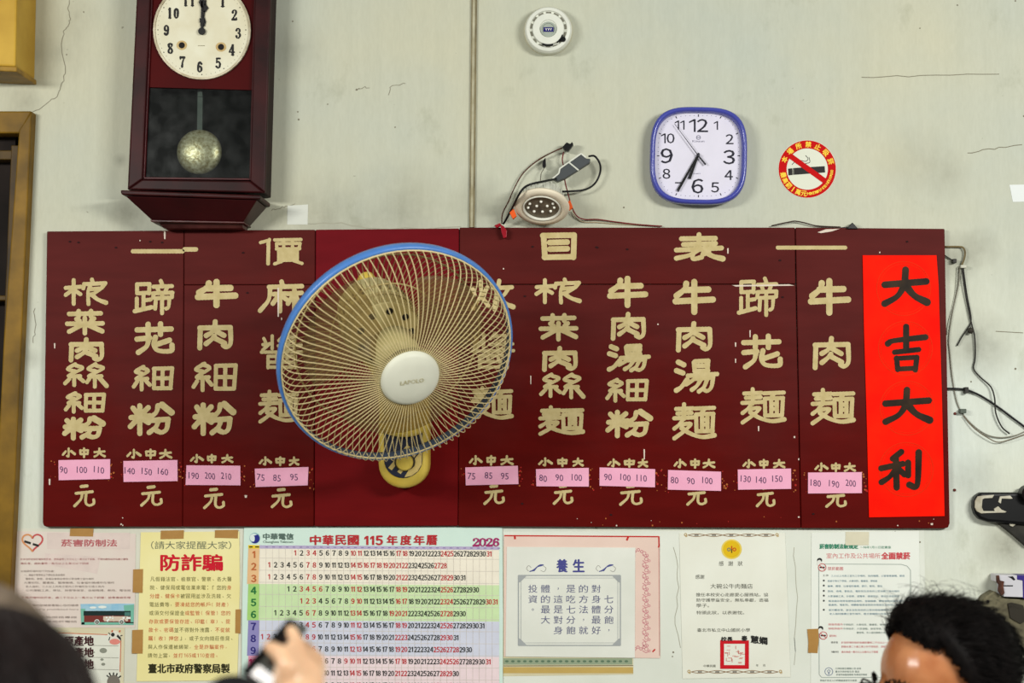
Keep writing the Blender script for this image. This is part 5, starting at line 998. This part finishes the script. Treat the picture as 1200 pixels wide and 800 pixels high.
lines_ = [(970, 666, 18, '禁菸範圍', 2), (964, 674, 7, '工作', 1), (974, 674.5, 86, '三人以上共用之室內工作場所、政府機關、公營事業機構、郵局', 0), (970, 680.5, 58, '高級中等以下學校、大專校院、圖書館、博物館', 0), (970, 686.5, 64, '醫療、護理、社會福利機構、銀行、郵局、電信', 0), (970, 692.5, 84, '旅館、商場、餐飲店、電影院及其他供公眾消費之室內場所', 0), (970, 698.4, 84, '大眾運輸工具、計程車、遊覽車、捷運系統、車站及旅客等候', 0), (971, 704, 88, '製造儲存易燃易爆物品場所、金融機構、體育運動或健身場所', 0), (971, 708.5, 88, '歌劇院、電影院、視聽歌唱業或資訊休閒業及其他供公眾休閒', 0), (971, 714.5, 88, '室外體育場、游泳池及其他供公眾休閒娛樂場所之室外場所', 0), (972, 719, 80, '老人福利機構之室外場所、經主管機關公告指定之場所', 0),
    (971, 731.4, 17, '除吸菸區外', 2), (988, 731.6, 64, '不得吸菸：大專校院、圖書館、博物館、美術館', 3), (971, 736.2, 17, '除吸菸區外', 2), (988, 736.4, 64, '不得吸菸：大眾運輸、旅客等候、金融、商場', 3), (1004, 741, 36, '體育場、老人福利機構之場所', 3), (972, 744.8, 8, '罰則', 2), (974, 752.4, 8, '吸菸者', 1), (986, 752.6, 66, '於禁菸場所吸菸者處新臺幣二千元以上一萬元以下', 2), (986, 757.4, 66, '罰鍰未滿二十歲之青少年不得吸菸、須接受戒菸教育', 2), (974, 763.6, 9, '場所', 1), (986, 763.6, 43, '違反者處一萬元以上五萬元以下罰鍰', 2), (979, 783, 30, '行政院衛生署關心您 諮詢', 3), (979, 786.6, 28, '臺北市政府衛生局 電話', 3), (980, 790.2, 36, '菸害申訴服務專線 免費戒菸專線', 3), (961, 797, 43, '張貼於各出入口明顯處違者依法處罰', 3)]
for x, y, w_, t, c in lines_: text(m, t, x, y, 2.4 if w_ != 18 else 4.2, yn, c, w=w_)
for y in (680, 685.8, 692, 697.6, 703.6, 714.2): m.disc(965.4, y, 1.2, yn, 1, 8)
m.build('body_text', [ink('body_teal', (110, 142, 158)), ink('body_dark', (70, 72, 70)), ink('body_rose', (206, 100, 106)), ink('body_greygreen', (126, 142, 136))], nn)
KS = [ink('symbol_red', (198, 76, 76)), K_blk, ink('symbol_white', (230, 230, 222)), ink('symbol_blue', (120, 134, 160))]
for x, y in ((963.5, 664.6), (964.8, 744.4)):
    m = MB()
    m.disc(x-3, y-8.4, 3, yn-.0002, 1, 14, 2.8); m.disc(x-3.4, y-5.2, 2.6, yn-.0003, 2, 14, 3.6); m.disc(x, y, 4.8, yn-.0004, 2, 20); m.ring(x, y, 4.0, 4.8, yn-.0006, 0, 24); m.line([(x-3, y), (x+3, y)], 1.6, yn-.0007, 1); m.line([(x-3, y-2.6), (x+3, y+2.6)], .7, yn-.0008, 0)
    m.build('no_smoking_symbol', KS, nn)
m = MB(); m.ring(971.3, 786.6, 4.2, 4.9, yn-.0002, 3, 24); m.ring(971.3, 786, 1.2, 1.8, yn-.0002, 3, 14); m.line([(971.3, 787.6), (971.3, 790)], 1.2, yn-.0002, 3)
m.build('blue_emblem', KS, nn)

# tape
M_tape = mat('brown_tape', (186, 142, 80), .4, rgb2=(168, 124, 64), scale=26)
for q, l, yv in (([(82.5, 618.5), (109.5, 618.5), (109, 628.5), (81.5, 628)], 'brown tape piece on the pink notice\'s top edge', -.0022),
    ([(156, 667), (167.6, 666.5), (167, 694.5), (155.4, 694)], 'brown tape piece between pink and yellow notices, upper one', -.0027), ([(155, 738), (167.5, 737.5), (167, 765.5), (154.4, 765.5)], 'brown tape piece between pink and yellow notices, lower one', -.0027),
    ([(188.5, 621.5), (215.5, 621), (215, 631), (188, 631.6)], 'brown tape piece at the yellow poster\'s top left', -.0026), ([(252, 621), (279, 620.5), (278.6, 630.6), (251.6, 630)], 'brown tape piece at the yellow poster\'s top right', -.0026),
    ([(276, 714), (282, 713.6), (281.6, 742), (275.6, 741.6)], 'narrow brown tape piece on the yellow poster\'s right edge', -.0026), ([(946, 737), (959, 736.4), (959.6, 750), (958, 765), (947, 764.6), (947.4, 752)], 'brown tape piece on the smoking ban notice\'s left edge', -.0024)):
    o = sheet('tape_piece', q, M_tape, yv, .0007); tag(o, l, 'tape', 'brown tape pieces')
o = sheet('tape_piece', [(991, 623), (1018.5, 623), (1018, 638.5), (990.6, 638.6)], mat('yellowed_clear_tape', (222, 216, 190), .35), -.0024, .0007); tag(o, 'yellowed clear tape piece at the top of the smoking ban notice', 'tape')

# ------------------------------------------------------------------ people
def ell(mb, c, r, Rm=None, nu=20, nv=14):
    vs = []; fs = []
    for i in range(nv+1):
        t = math.pi*i/nv
        for j in range(nu):
            p = 2*math.pi*j/nu; q = np.array([r[0]*math.sin(t)*math.cos(p), r[1]*math.sin(t)*math.sin(p), r[2]*math.cos(t)])
            vs.append(np.array(c)+(Rm@q if Rm is not None else q))
    for i in range(nv):
        for j in range(nu): fs.append((i*nu+j, (i+1)*nu+j, (i+1)*nu+(j+1) % nu, i*nu+(j+1) % nu))
    mb.add(vs, fs)
def cap_(mb, a, b, r0, r1, n=14):
    a, b = np.array(a, float), np.array(b, float); L_ = np.linalg.norm(b-a); ax_ = (b-a)/L_
    prof = [(max(r0*math.sin(t), 1e-4), -r0*math.cos(t)) for t in np.linspace(0, math.pi/2, 6)]+[(max(r1*math.sin(t), 1e-4), L_-r1*math.cos(t)) for t in np.linspace(math.pi/2, math.pi, 6)]
    mb.lathe(prof, a, ax_, n)
def blob(mb, name, mt, parent, voxel, smooth=6):
    """one continuous skin over overlapping volumes"""
    o = mb.build('tmp', mt, parent, fix=True)
    r = o.modifiers.new('r', 'REMESH'); r.mode = 'VOXEL'; r.voxel_size = voxel
    q = o.modifiers.new('s', 'SMOOTH'); q.factor = .5; q.iterations = smooth
    dg = bpy.context.evaluated_depsgraph_get(); dg.update(); me = bpy.data.meshes.new_from_object(o.evaluated_get(dg))
    org = ORG.pop('tmp'); bpy.data.objects.remove(o)
    me.name = name; me.polygons.foreach_set('use_smooth', [True]*len(me.polygons))
    o = bpy.data.objects.new(name, me); COL.objects.link(o); o.parent = parent; ORG[o.name] = org
    return o
def skin(name, rgb, rgb2):
    m_ = mat(name, rgb, .27, rgb2=rgb2, scale=22, bump=.08, spec=.5); b = m_.node_tree.nodes['Principled BSDF']
    b.inputs['Subsurface Weight'].default_value = .12; b.inputs['Subsurface Radius'].default_value = (.008, .003, .002); b.inputs['Subsurface Scale'].default_value = 1.0
    return m_
M_hair = mat('black_hair', (19, 15, 14), .6, rgb2=(9, 7, 7), scale=90, spec=.07)
M_cloth = mat('black_cloth', (26, 26, 28), .85, rgb2=(18, 18, 20), scale=60, bump=.2)
M_trouser = mat('dark_trousers', (38, 40, 48), .85, rgb2=(28, 30, 36), scale=60, bump=.2)
def frame_of(fx, up=(0, 0, 1)):
    fx = np.array(fx, float); fx /= np.linalg.norm(fx); l = np.cross(up, fx); l /= np.linalg.norm(l); return np.stack([fx, l, np.cross(fx, l)], 1)
def head(mb, H, Rm, k):
    g = lambda *p: H+Rm@(np.array(p)*k)
    for c, r in (((-.014, 0, .040), (.098, .077, .080)), ((.023, 0, .034), (.064, .067, .066)), ((.034, 0, -.034), (.058, .060, .084)), ((.038, 0, -.088), (.048, .050, .036)), ((.078, 0, -.106), (.018, .022, .016)),
                 ((.064, .044, -.030), (.024, .022, .022)), ((.064, -.044, -.030), (.024, .022, .022)), ((-.006, .079, -.022), (.019, .008, .031)), ((-.006, -.079, -.022), (.019, .008, .031))):
        ell(mb, g(*c), np.array(r)*k, Rm)
    cap_(mb, g(.088, 0, .004), g(.110, 0, -.044), .008*k, .012*k); ell(mb, g(.100, .010, -.047), np.array((.011, .008, .008))*k, Rm); ell(mb, g(.100, -.010, -.047), np.array((.011, .008, .008))*k, Rm)
    cap_(mb, g(.084, .012, .014), g(.066, .046, .012), .010*k, .009*k); cap_(mb, g(.084, -.012, .014), g(.066, -.046, .012), .010*k, .009*k)
    cap_(mb, g(.090, -.020, -.074), g(.090, .020, -.074), .007*k, .007*k); cap_(mb, g(.088, -.016, -.083), g(.088, .016, -.083), .007*k, .007*k)
    cap_(mb, g(-.020, 0, -.07), g(-.040, 0, -.19), .054*k, .060*k)
def fingers(mb, W, K, side, up_, curl, rad=.0082):
    """palm from wrist W to knuckle centre K; side = across the palm towards the thumb; curl bends the fingers about 'up_'"""
    W, K = np.array(W, float), np.array(K, float); d = (K-W)/np.linalg.norm(K-W); side = np.array(side, float); up_ = np.array(up_, float)
    for q in (-.027, -.009, .009, .027): cap_(mb, W+side*q*.7+d*.008, K+side*q, .015, .0115)
    for q, L_ in ((.028, .070), (.010, .078), (-.009, .073), (-.028, .056)):
        p = K+side*q; a = 0.0
        for s_, fr in enumerate((.45, .31, .24)):
            a += curl*(.7 if s_ == 0 else 1.0); e = p+(d*math.cos(a)-up_*math.sin(a))*L_*fr; cap_(mb, p, e, rad*(1-.10*s_), rad*(.92-.10*s_), 10); p = e
    p = W+side*.030+d*.030; e = p+side*.026+d*.026-up_*.008; cap_(mb, W+side*.016+d*.012, p, .015, .0125); cap_(mb, p, e, .0118, .0098); cap_(mb, e, e+d*.028+side*.006-up_*.006, .0096, .0078)

# --- man on the right, sitting side-on
Hm = PD(1103, 811, 2.52); fm = np.array([-math.cos(math.radians(17)), -math.sin(math.radians(17)), -.06]); Rm = frame_of(fm); KM = 1.07
gm = lambda *p: Hm+Rm@(np.array(p)*KM)
fh = np.array([fm[0], fm[1], 0]); fh /= np.linalg.norm(fh); lh = np.cross((0, 0, 1), fh)
zz = np.array([0, 0, 1.0])
man = thing('person', (Hm[0]-.1*fh[0], Hm[1]-.1*fh[1], 0), 'person with short black hair and glasses seen in profile at lower right', 'person')
Sm = Hm-fh*.055-zz*.255; Pm = np.array([Sm[0]-fh[0]*.06, Sm[1]-fh[1]*.06, .60])
sk = skin('tanned_skin', (198, 132, 86), (176, 106, 64))
bm_ = MB(); head(bm_, Hm, Rm, KM); cap_(bm_, Sm+zz*.03, Sm-zz*.12, .075, .125); 
for sgn in (1, -1): cap_(bm_, Sm+lh*sgn*.05, Sm+lh*sgn*.17-zz*.02, .06, .055)
cap_(bm_, Sm-zz*.12+fh*.01, Pm, .13, .135)
hands = []
for sgn in (1, -1):
    sh = Sm+lh*sgn*.185-zz*.03; el_ = sh+fh*.10+lh*sgn*.04-zz*.27; wr = el_+fh*.22-lh*sgn*.07-zz*.03; kn_ = wr+fh*.085-lh*sgn*.02-zz*.012
    cap_(bm_, sh, el_, .050, .040); cap_(bm_, el_, wr, .040, .027); hands.append((sh, el_, wr))
    fingers(bm_, wr, kn_, -lh*sgn, zz, .35)
    hp_ = Pm+lh*sgn*.09; kne = hp_+fh*.42-zz*.03; ank = np.array([kne[0]-fh[0]*.03, kne[1]-fh[1]*.03, .085]); cap_(bm_, hp_, kne, .085, .058); cap_(bm_, kne, ank, .056, .038); cap_(bm_, ank-zz*.04-fh*.03, ank-zz*.05+fh*.15, .036, .030)
body = blob(bm_, 'body', sk, man, .0042)
# shirt and trousers over the body
q = MB(); cap_(q, Sm+zz*.0, Sm-zz*.12, .088, .138)
for sgn, (sh, el_, wr) in zip((1, -1), hands): cap_(q, Sm+lh*sgn*.05-zz*.005, Sm+lh*sgn*.175-zz*.025, .064, .064); cap_(q, sh, sh+(el_-sh)*.85, .060, .054)
cap_(q, Sm-zz*.12+fh*.01, Pm+zz*.0, .143, .150); blob(q, 'shirt', mat('grey_shirt', (96, 98, 102), .85, var=.12, scale=50, bump=.2), man, .007)
q = MB()
for sgn in (1, -1):
    hp_ = Pm+lh*sgn*.09; kne = hp_+fh*.42-zz*.03; ank = np.array([kne[0]-fh[0]*.03, kne[1]-fh[1]*.03, .085]); cap_(q, hp_, kne, .096, .069); cap_(q, kne, ank+zz*.05, .066, .056)
cap_(q, Pm+lh*.06, Pm-lh*.06, .125, .125); blob(q, 'trousers', M_trouser, man, .007)
for sgn in (1, -1):
    hp_ = Pm+lh*sgn*.09; kne = hp_+fh*.42-zz*.03; ank = np.array([kne[0]-fh[0]*.03, kne[1]-fh[1]*.03, .085])
    q = MB(); cap_(q, ank-zz*.045-fh*.035, ank-zz*.048+fh*.16, .042, .037); cap_(q, ank-zz*.045-fh*.02, ank-zz*.03+fh*.03, .046, .04); blob(q, 'shoe', M_black, man, .006)
# eyes, brows, glasses
for sgn in (1, -1):
    q = MB(); ell(q, gm(.0775, .031*sgn, -.002), np.array((.0125, .013, .012))*KM, Rm); o = q.build('eye', mat('eye_white', (226, 220, 210), .25), man, smooth=True)
    q = MB(); ell(q, gm(.0868, .031*sgn, -.002), np.array((.0040, .0058, .0058))*KM, Rm, 12, 8); q.build('iris', mat('iris_dark', (40, 26, 20), .2), o, smooth=True)
    q = MB()
    for k in range(150):
        t = random.random(); y_ = (.010+.036*t)*sgn; b0 = gm(.0955-.020*t*t, y_, .019+.006*math.sin(t*2.6)+random.uniform(-.005, .005)); q.tube([b0, b0+Rm@np.array((.0015, .005*sgn, .004))], .0008, 3)
    q.build('eyebrow', M_hair, man)
q = MB()
for sgn in (1, -1):
    loop = [gm(.1015-.006*abs(c)*(1 if c*1 > 0 else .0), sgn*(.034+.026*c), .004+.019*s_) for c, s_ in [(math.copysign(abs(math.cos(t))**.6, math.cos(t)), math.copysign(abs(math.sin(t))**.6, math.sin(t))) for t in np.linspace(0, 2*math.pi, 33)]]
    q.tube(loop, .0018, 6, cap=False); q.tube(spl([gm(.0965, .060*sgn, .013), gm(.090, .071*sgn, .012), gm(.06, .078*sgn, .007), gm(.0, .082*sgn, .004), gm(-.018, .083*sgn, -.012)], 4), .0021, 6)
q.tube(spl([gm(.101, .010, .010), gm(.107, 0, .014), gm(.101, -.010, .010)], 4), .0018, 6); gl_ = q.build('eyeglasses', M_black, man, smooth=True)
q = MB()
for sgn in (1, -1): q.add([gm(.1010, sgn*(.034+.024*math.cos(t)), .004+.017*math.sin(t)) for t in np.linspace(0, 2*math.pi, 24, endpoint=False)], [tuple(range(24))])
q.build('lenses', glass_material('clear_lens', (.96, .97, .97), .05), gl_)
# hair
def hairline(x, y):
    """lowest hair height at a scalp point (head units): high over the forehead, receding temples, down behind the ears"""
    ay = abs(y)
    if x > .035: return .083+.010*math.cos(y*40)-.35*max(0, .058-x)*(1 if ay > .05 else .2)
    if x > .000: return .083-(.035-x)*2.2
    if x > -.03: return .006-(0-x)*.7
    return -.015-(-.03-x)*.9
cc, cr = np.array((-.012, 0, .040)), np.array((.100, .0795, .083))
q = MB(); nu, nv = 72, 44; ok = {}; vs = []; fs = []
for i in range(nv+1):
    t = math.pi*i/nv
    for j in range(nu):
        p = 2*math.pi*j/nu; d = np.array((math.sin(t)*math.cos(p), math.sin(t)*math.sin(p), math.cos(t))); b = cc+cr*d
        z_over = b[2]-hairline(b[0], b[1]); th = (.012+.010*max(0, min(1, (b[0]+.01)/.05)))*min(1, max(0, z_over)/.02)+.001*math.sin(9*p+5*t)
        ok[(i, j)] = z_over > 0; vs.append(gm(*(cc+(cr+th)*d)))
for i in range(nv):
    for j in range(nu):
        c4 = [(i, j), (i+1, j), (i+1, (j+1) % nu), (i, (j+1) % nu)]
        if sum(ok[c] for c in c4) >= 3: fs.append(tuple(a*nu+b for a, b in c4))
q.add(vs, fs)
for _ in range(7500):
    t, p = math.acos(random.uniform(-.35, 1)), random.uniform(0, 2*math.pi); d = np.array((math.sin(t)*math.cos(p), math.sin(t)*math.sin(p), math.cos(t))); b = cc+cr*d
    zo = b[2]-hairline(b[0], b[1])
    if zo < -.002: continue
    front = b[0] > .03 and zo < .035; L_ = random.uniform(.022, .045)
    flow = np.array((-.9, .10*np.sign(d[1]), -.15)) if not front else np.array((random.uniform(-.9, .35), random.uniform(-.5, .5), .35))
    flow = flow-d*np.dot(flow, d); flow /= np.linalg.norm(flow)+1e-9; lift = random.uniform(.15, .45)+(.35 if front else 0)*random.random(); wob = rng.normal(0, .16, 3)
    th = (.010+.010*max(0, min(1, (b[0]+.01)/.05)))*min(1, max(0, zo)/.02); p0 = b+d*(th*.5); pts = [p0+(flow*s_+d*lift*(s_-.55*s_*s_/L_)+wob*s_*s_/L_*.8) for s_ in np.linspace(0, L_, 5)]
    q.tube([gm(*a) for a in pts], [.0008, .0008, .0007, .0005, .0002], 3, cap=False)
for _ in range(60):
    t, p = random.uniform(.05, .9), random.uniform(0, 2*math.pi); d = np.array((math.sin(t)*math.cos(p), math.sin(t)*math.sin(p), math.cos(t))); b = cc+(cr+.012)*d
    fl = np.array((random.uniform(-.2, 1), random.uniform(-.8, .8), random.uniform(-.2, .3))); pts = [b+d*.025*math.sin(s_*1.9)+fl*.045*s_*s_*(1 if s_ else 0) for s_ in np.linspace(0, 1, 6)]
    q.tube([gm(*a) for a in pts], .00022, 3, cap=False)
q.build('hair', M_hair, man, smooth=True)

# --- person at the lower left, seen from behind, holding a phone up
dW = 1.42; Hw = PD(-13, 884, dW); fw_ = np.array([.25, .97, 0]); Rw = frame_of(fw_); KW = .98; gw = lambda *p: Hw+Rw@(np.array(p)*KW); fwh = fw_/np.linalg.norm(fw_); lw = np.cross(zz, fwh)
wom = thing('person', (Hw[0], Hw[1], 0), 'person seen from behind with dark hair and taupe hat, holding up a phone, lower left', 'person')
Sw = Hw-fwh*.05-zz*.245; Pw = np.array([Sw[0]-fwh[0]*.04, Sw[1]-fwh[1]*.04, .60])
sk2 = skin('fair_skin', (236, 196, 158), (226, 176, 138))
pc_ = {k: PD(*v) for k, v in dict(TL=(342, 725.5, 1.76), TR=(358, 733, 1.825), BL=(285, 789, 1.67), BR=(310, 808, 1.735)).items()}
W2, K2 = PD(349, 838, 1.665), PD(349, 783, 1.69)
bm_ = MB(); head(bm_, Hw, Rw, KW); cap_(bm_, Sw+zz*.03, Sw-zz*.12, .062, .11)
for sgn in (1, -1): cap_(bm_, Sw+lw*sgn*.05, Sw+lw*sgn*.15-zz*.02, .05, .048)
cap_(bm_, Sw-zz*.12, Pw, .115, .125)
shR = Sw-lw*.165-zz*.03; mid = (shR+W2)/2; elR = mid+np.array([.12, -.06, -.17]); shL = Sw+lw*.165-zz*.03; elL = shL+fwh*.10-zz*.25; wrL = PD(272, 832, 1.66)
cap_(bm_, shR, elR, .043, .036); cap_(bm_, elR, W2, .036, .024)
cap_(bm_, shL, elL, .043, .036); cap_(bm_, elL, wrL, .036, .024)
dl_ = np.array([.25, .35, -.9]); dl_ /= np.linalg.norm(dl_); sdl = np.cross(dl_, zz); sdl /= np.linalg.norm(sdl); fingers(bm_, wrL, wrL+dl_*.075, sdl, zz, .3)
# right hand closed round the phone: palm and back of the hand, thumb over the screen edge, index along the top, the others behind
for a, b, r0, r1 in (((349, 838, 1.665), (335, 790, 1.69), .019, .014), ((351, 838, 1.665), (347, 782, 1.695), .019, .014), ((353, 838, 1.665), (358, 782, 1.70), .018, .013), ((355, 838, 1.665), (366, 788, 1.70), .017, .012), ((356, 840, 1.67), (366, 800, 1.695), .017, .014)): cap_(bm_, PD(*a), PD(*b), r0, r1)
ch = lambda pts, rs: [cap_(bm_, PD(*pts[i]), PD(*pts[i+1]), rs[i], rs[i+1], 12) for i in range(len(pts)-1)]
ch([(336, 800, 1.68), (338, 781, 1.675), (329, 766, 1.685), (316, 757.5, 1.70)], [.0125, .0108, .0094, .0076])           # thumb
cap_(bm_, PD(339, 782, 1.68), PD(350, 772, 1.70), .012, .0105); cap_(bm_, PD(338, 768, 1.69), PD(345, 753, 1.715), .009, .0075)
ch([(347, 784, 1.695), (352, 767, 1.705), (348, 752, 1.72), (341, 739, 1.73)], [.0108, .0092, .0083, .0070])           # index
ch([(358, 782, 1.70), (363, 766, 1.73), (356, 757, 1.765), (344, 757, 1.79)], [.0106, .0092, .0083, .0070])              # middle
ch([(365, 788, 1.70), (371, 774, 1.735), (362, 768, 1.765), (346, 769, 1.785)], [.0115, .0098, .009, .0078])           # ring
ch([(367, 796, 1.70), (374, 786, 1.73), (366, 780, 1.75), (350, 781, 1.765)], [.0105, .009, .008, .007])               # little
for sgn in (1, -1):
    hp_ = Pw+lw*sgn*.085; kne = hp_+fwh*.40-zz*.05; ank = np.array([kne[0]-fwh[0]*.03, kne[1]-fwh[1]*.03, .08]); cap_(bm_, hp_, kne, .08, .054); cap_(bm_, kne, ank, .05, .034); cap_(bm_, ank-zz*.045-fwh*.03, ank-zz*.05+fwh*.13, .033, .028)
blob(bm_, 'body', sk2, wom, .0036, 5)
q = MB(); cap_(q, Sw, Sw-zz*.12, .075, .122)
for sgn in (1, -1): cap_(q, Sw+lw*sgn*.05-zz*.005, Sw+lw*sgn*.155-zz*.025, .055, .056)
cap_(q, shR, elR, .053, .047); cap_(q, elR, elR+(W2-elR)*.80, .047, .038); cap_(q, shL, elL, .053, .047); cap_(q, elL, wrL, .047, .037); cap_(q, Sw-zz*.12, Pw, .127, .140)
blob(q, 'jacket', M_cloth, wom, .006)
q = MB()
for sgn in (1, -1):
    hp_ = Pw+lw*sgn*.085; kne = hp_+fwh*.40-zz*.05; ank = np.array([kne[0]-fwh[0]*.03, kne[1]-fwh[1]*.03, .08]); cap_(q, hp_, kne, .09, .064); cap_(q, kne, ank+zz*.03, .06, .046)
cap_(q, Pw+lw*.06, Pw-lw*.06, .12, .12); blob(q, 'trousers', M_trouser, wom, .007)
for sgn in (1, -1):
    hp_ = Pw+lw*sgn*.085; kne = hp_+fwh*.40-zz*.05; ank = np.array([kne[0]-fwh[0]*.03, kne[1]-fwh[1]*.03, .08]); q = MB(); cap_(q, ank-zz*.042-fwh*.03, ank-zz*.045+fwh*.14, .038, .034); cap_(q, ank-zz*.04-fwh*.02, ank-zz*.03+fwh*.03, .042, .037); blob(q, 'shoe', M_black, wom, .006)
for sgn in (1, -1):
    q = MB(); ell(q, gw(.0775, .031*sgn, -.002), np.array((.0125, .013, .012))*KW, Rw); o = q.build('eye', mat('eye_white', (226, 220, 210)), wom, smooth=True)
    q = MB(); ell(q, gw(.0868, .031*sgn, -.002), np.array((.0040, .0058, .0058))*KW, Rw, 12, 8); q.build('iris', mat('iris_dark', (40, 26, 20)), o, smooth=True)
# chin-length hair: a full cap falling to the neck, with loose strands
c2, r2_ = np.array((-.018, 0, .030)), np.array((.112, .096, .098)); q = MB(); vs = []; fs = []; ok = {}
nu, nv = 64, 40
for i in range(nv+1):
    t = math.pi*i/nv
    for j in range(nu):
        p = 2*math.pi*j/nu; d = np.array((math.sin(t)*math.cos(p), math.sin(t)*math.sin(p), math.cos(t))); b = c2+r2_*d*(1+.012*math.sin(11*p+3*math.sin(4*t)))
        if t > 1.5: b = np.array((c2[0]+r2_[0]*math.cos(p)*(.98-.12*(t-1.5)), r2_[1]*math.sin(p)*(.98-.10*(t-1.5)), c2[2]+r2_[2]*math.cos(1.5)-(t-1.5)*.105))
        ok[(i, j)] = not (b[0] > .045 and b[2] < .075); vs.append(gw(*b))
for i in range(nv-2):
    for j in range(nu):
        c4 = [(i, j), (i+1, j), (i+1, (j+1) % nu), (i, (j+1) % nu)]
        if all(ok[c] for c in c4): fs.append(tuple(a*nu+b for a, b in c4))
q.add(vs, fs)
for _ in range(2200):
    p = random.uniform(0, 2*math.pi); pts = []
    t0 = random.uniform(.1, 1.1); t1 = t0+random.uniform(.5, 1.2); off = random.uniform(0, .006)
    for t in np.linspace(t0, t1, 6):
        d = np.array((math.sin(t)*math.cos(p), math.sin(t)*math.sin(p), math.cos(t))); b = c2+(r2_+off)*d
        if t > 1.5: b = np.array((c2[0]+(r2_[0]+off)*math.cos(p)*(.98-.12*(t-1.5)), (r2_[1]+off)*math.sin(p)*(.98-.10*(t-1.5)), c2[2]+r2_[2]*math.cos(1.5)-(t-1.5)*.105))
        if b[0] > .045 and b[2] < .07: break
        pts.append(gw(*b))
    if len(pts) > 2: q.tube(pts, .0009, 3, cap=False)
q.build('hair', mat('dark_brown_hair', (40, 28, 26), .5, rgb2=(28, 20, 19), scale=90, spec=.25), wom, smooth=True)
q = MB(); hc_ = PD(-46, 800, dW+.07); hr = 122/FPX*(dW+.07); ell(q, hc_, (hr, hr*.92, hr), None, 40, 26)
ht = q.build('knit_hat', mat('taupe_knit', (128, 112, 96), .9, rgb2=(98, 84, 70), scale=70, bump=.6), wom, smooth=True)
# phone
q = MB(); nrm = np.cross(pc_['TR']-pc_['TL'], pc_['BL']-pc_['TL']); nrm /= np.linalg.norm(nrm)
if np.dot(nrm, CAM-pc_['TL']) < 0: nrm = -nrm
def on_phone(u_, v_, h_): return pc_['TL']*(1-u_)*(1-v_)+pc_['TR']*u_*(1-v_)+pc_['BL']*(1-u_)*v_+pc_['BR']*u_*v_+nrm*h_
ph = thing('phone', on_phone(.5, .5, 0), 'black phone with white lit screen held up in a hand before the calendar', 'phone')
def rr(n=6, r=.09, u0=0, u1=1, v0=0, v1=1, a=.5):
    o = []
    for cu, cv, s0 in ((u1-r, v1-r*a, 0), (u0+r, v1-r*a, 1), (u0+r, v0+r*a, 2), (u1-r, v0+r*a, 3)):
        for i in range(n+1): t = math.pi/2*(s0+i/n); o.append((cu+r*math.cos(t), cv+r*a*math.sin(t)))
    return o
o_ = rr(); n_ = len(o_); q.add([on_phone(a, b, .0045) for a, b in o_]+[on_phone(a, b, -.0045) for a, b in o_], [tuple(range(n_)), tuple(range(2*n_-1, n_-1, -1))]+[((i+1) % n_, i, n_+i, n_+(i+1) % n_) for i in range(n_)])
q.build('case', M_black, ph, bevel=.0015, fix=True)
q = MB(); o_ = rr(4, .06, .05, .95, .03, .97); q.add([on_phone(a, b, .0048) for a, b in o_], [tuple(range(len(o_)))]); sc_ = q.build('screen', mat('screen_glass', (46, 46, 54), .15, spec=.5), ph)
q = MB(); q.add([on_phone(a, b, .0050) for a, b in ((.06, .80), (.94, .80), (.94, .96), (.06, .96))], [(0, 1, 2, 3)])
ms = bpy.data.materials.new('screen_light'); ms.use_nodes = True; e_ = ms.node_tree.nodes['Principled BSDF']; e_.inputs['Emission Color'].default_value = (1, 1, .97, 1); e_.inputs['Emission Strength'].default_value = .9; e_.inputs['Base Color'].default_value = (.8, .8, .8, 1)
q.build('lit_area', ms, sc_)
# stools
def stool(x, y, label):
    st = thing('stool', (x, y, 0), label, 'stool', None); q = MB(); q.lathe([(0, .40), (.15, .40), (.16, .405), (.16, .425), (.15, .432), (0, .432)], (x, y, 0), (0, 0, 1), 32); q.build('seat', mat('red_stool', (150, 30, 30), .4), st, bevel=.003)
    for a in range(4):
        t = math.pi/4+a*math.pi/2; q = MB(); q.tube([(x+.12*math.cos(t), y+.12*math.sin(t), .402), (x+.17*math.cos(t), y+.17*math.sin(t), 0)], .012, 8); q.build('leg', M_steel, st)
stool(Pm[0], Pm[1], 'round red stool under the person in profile'); stool(Pw[0], Pw[1], 'round red stool under the person with the phone')
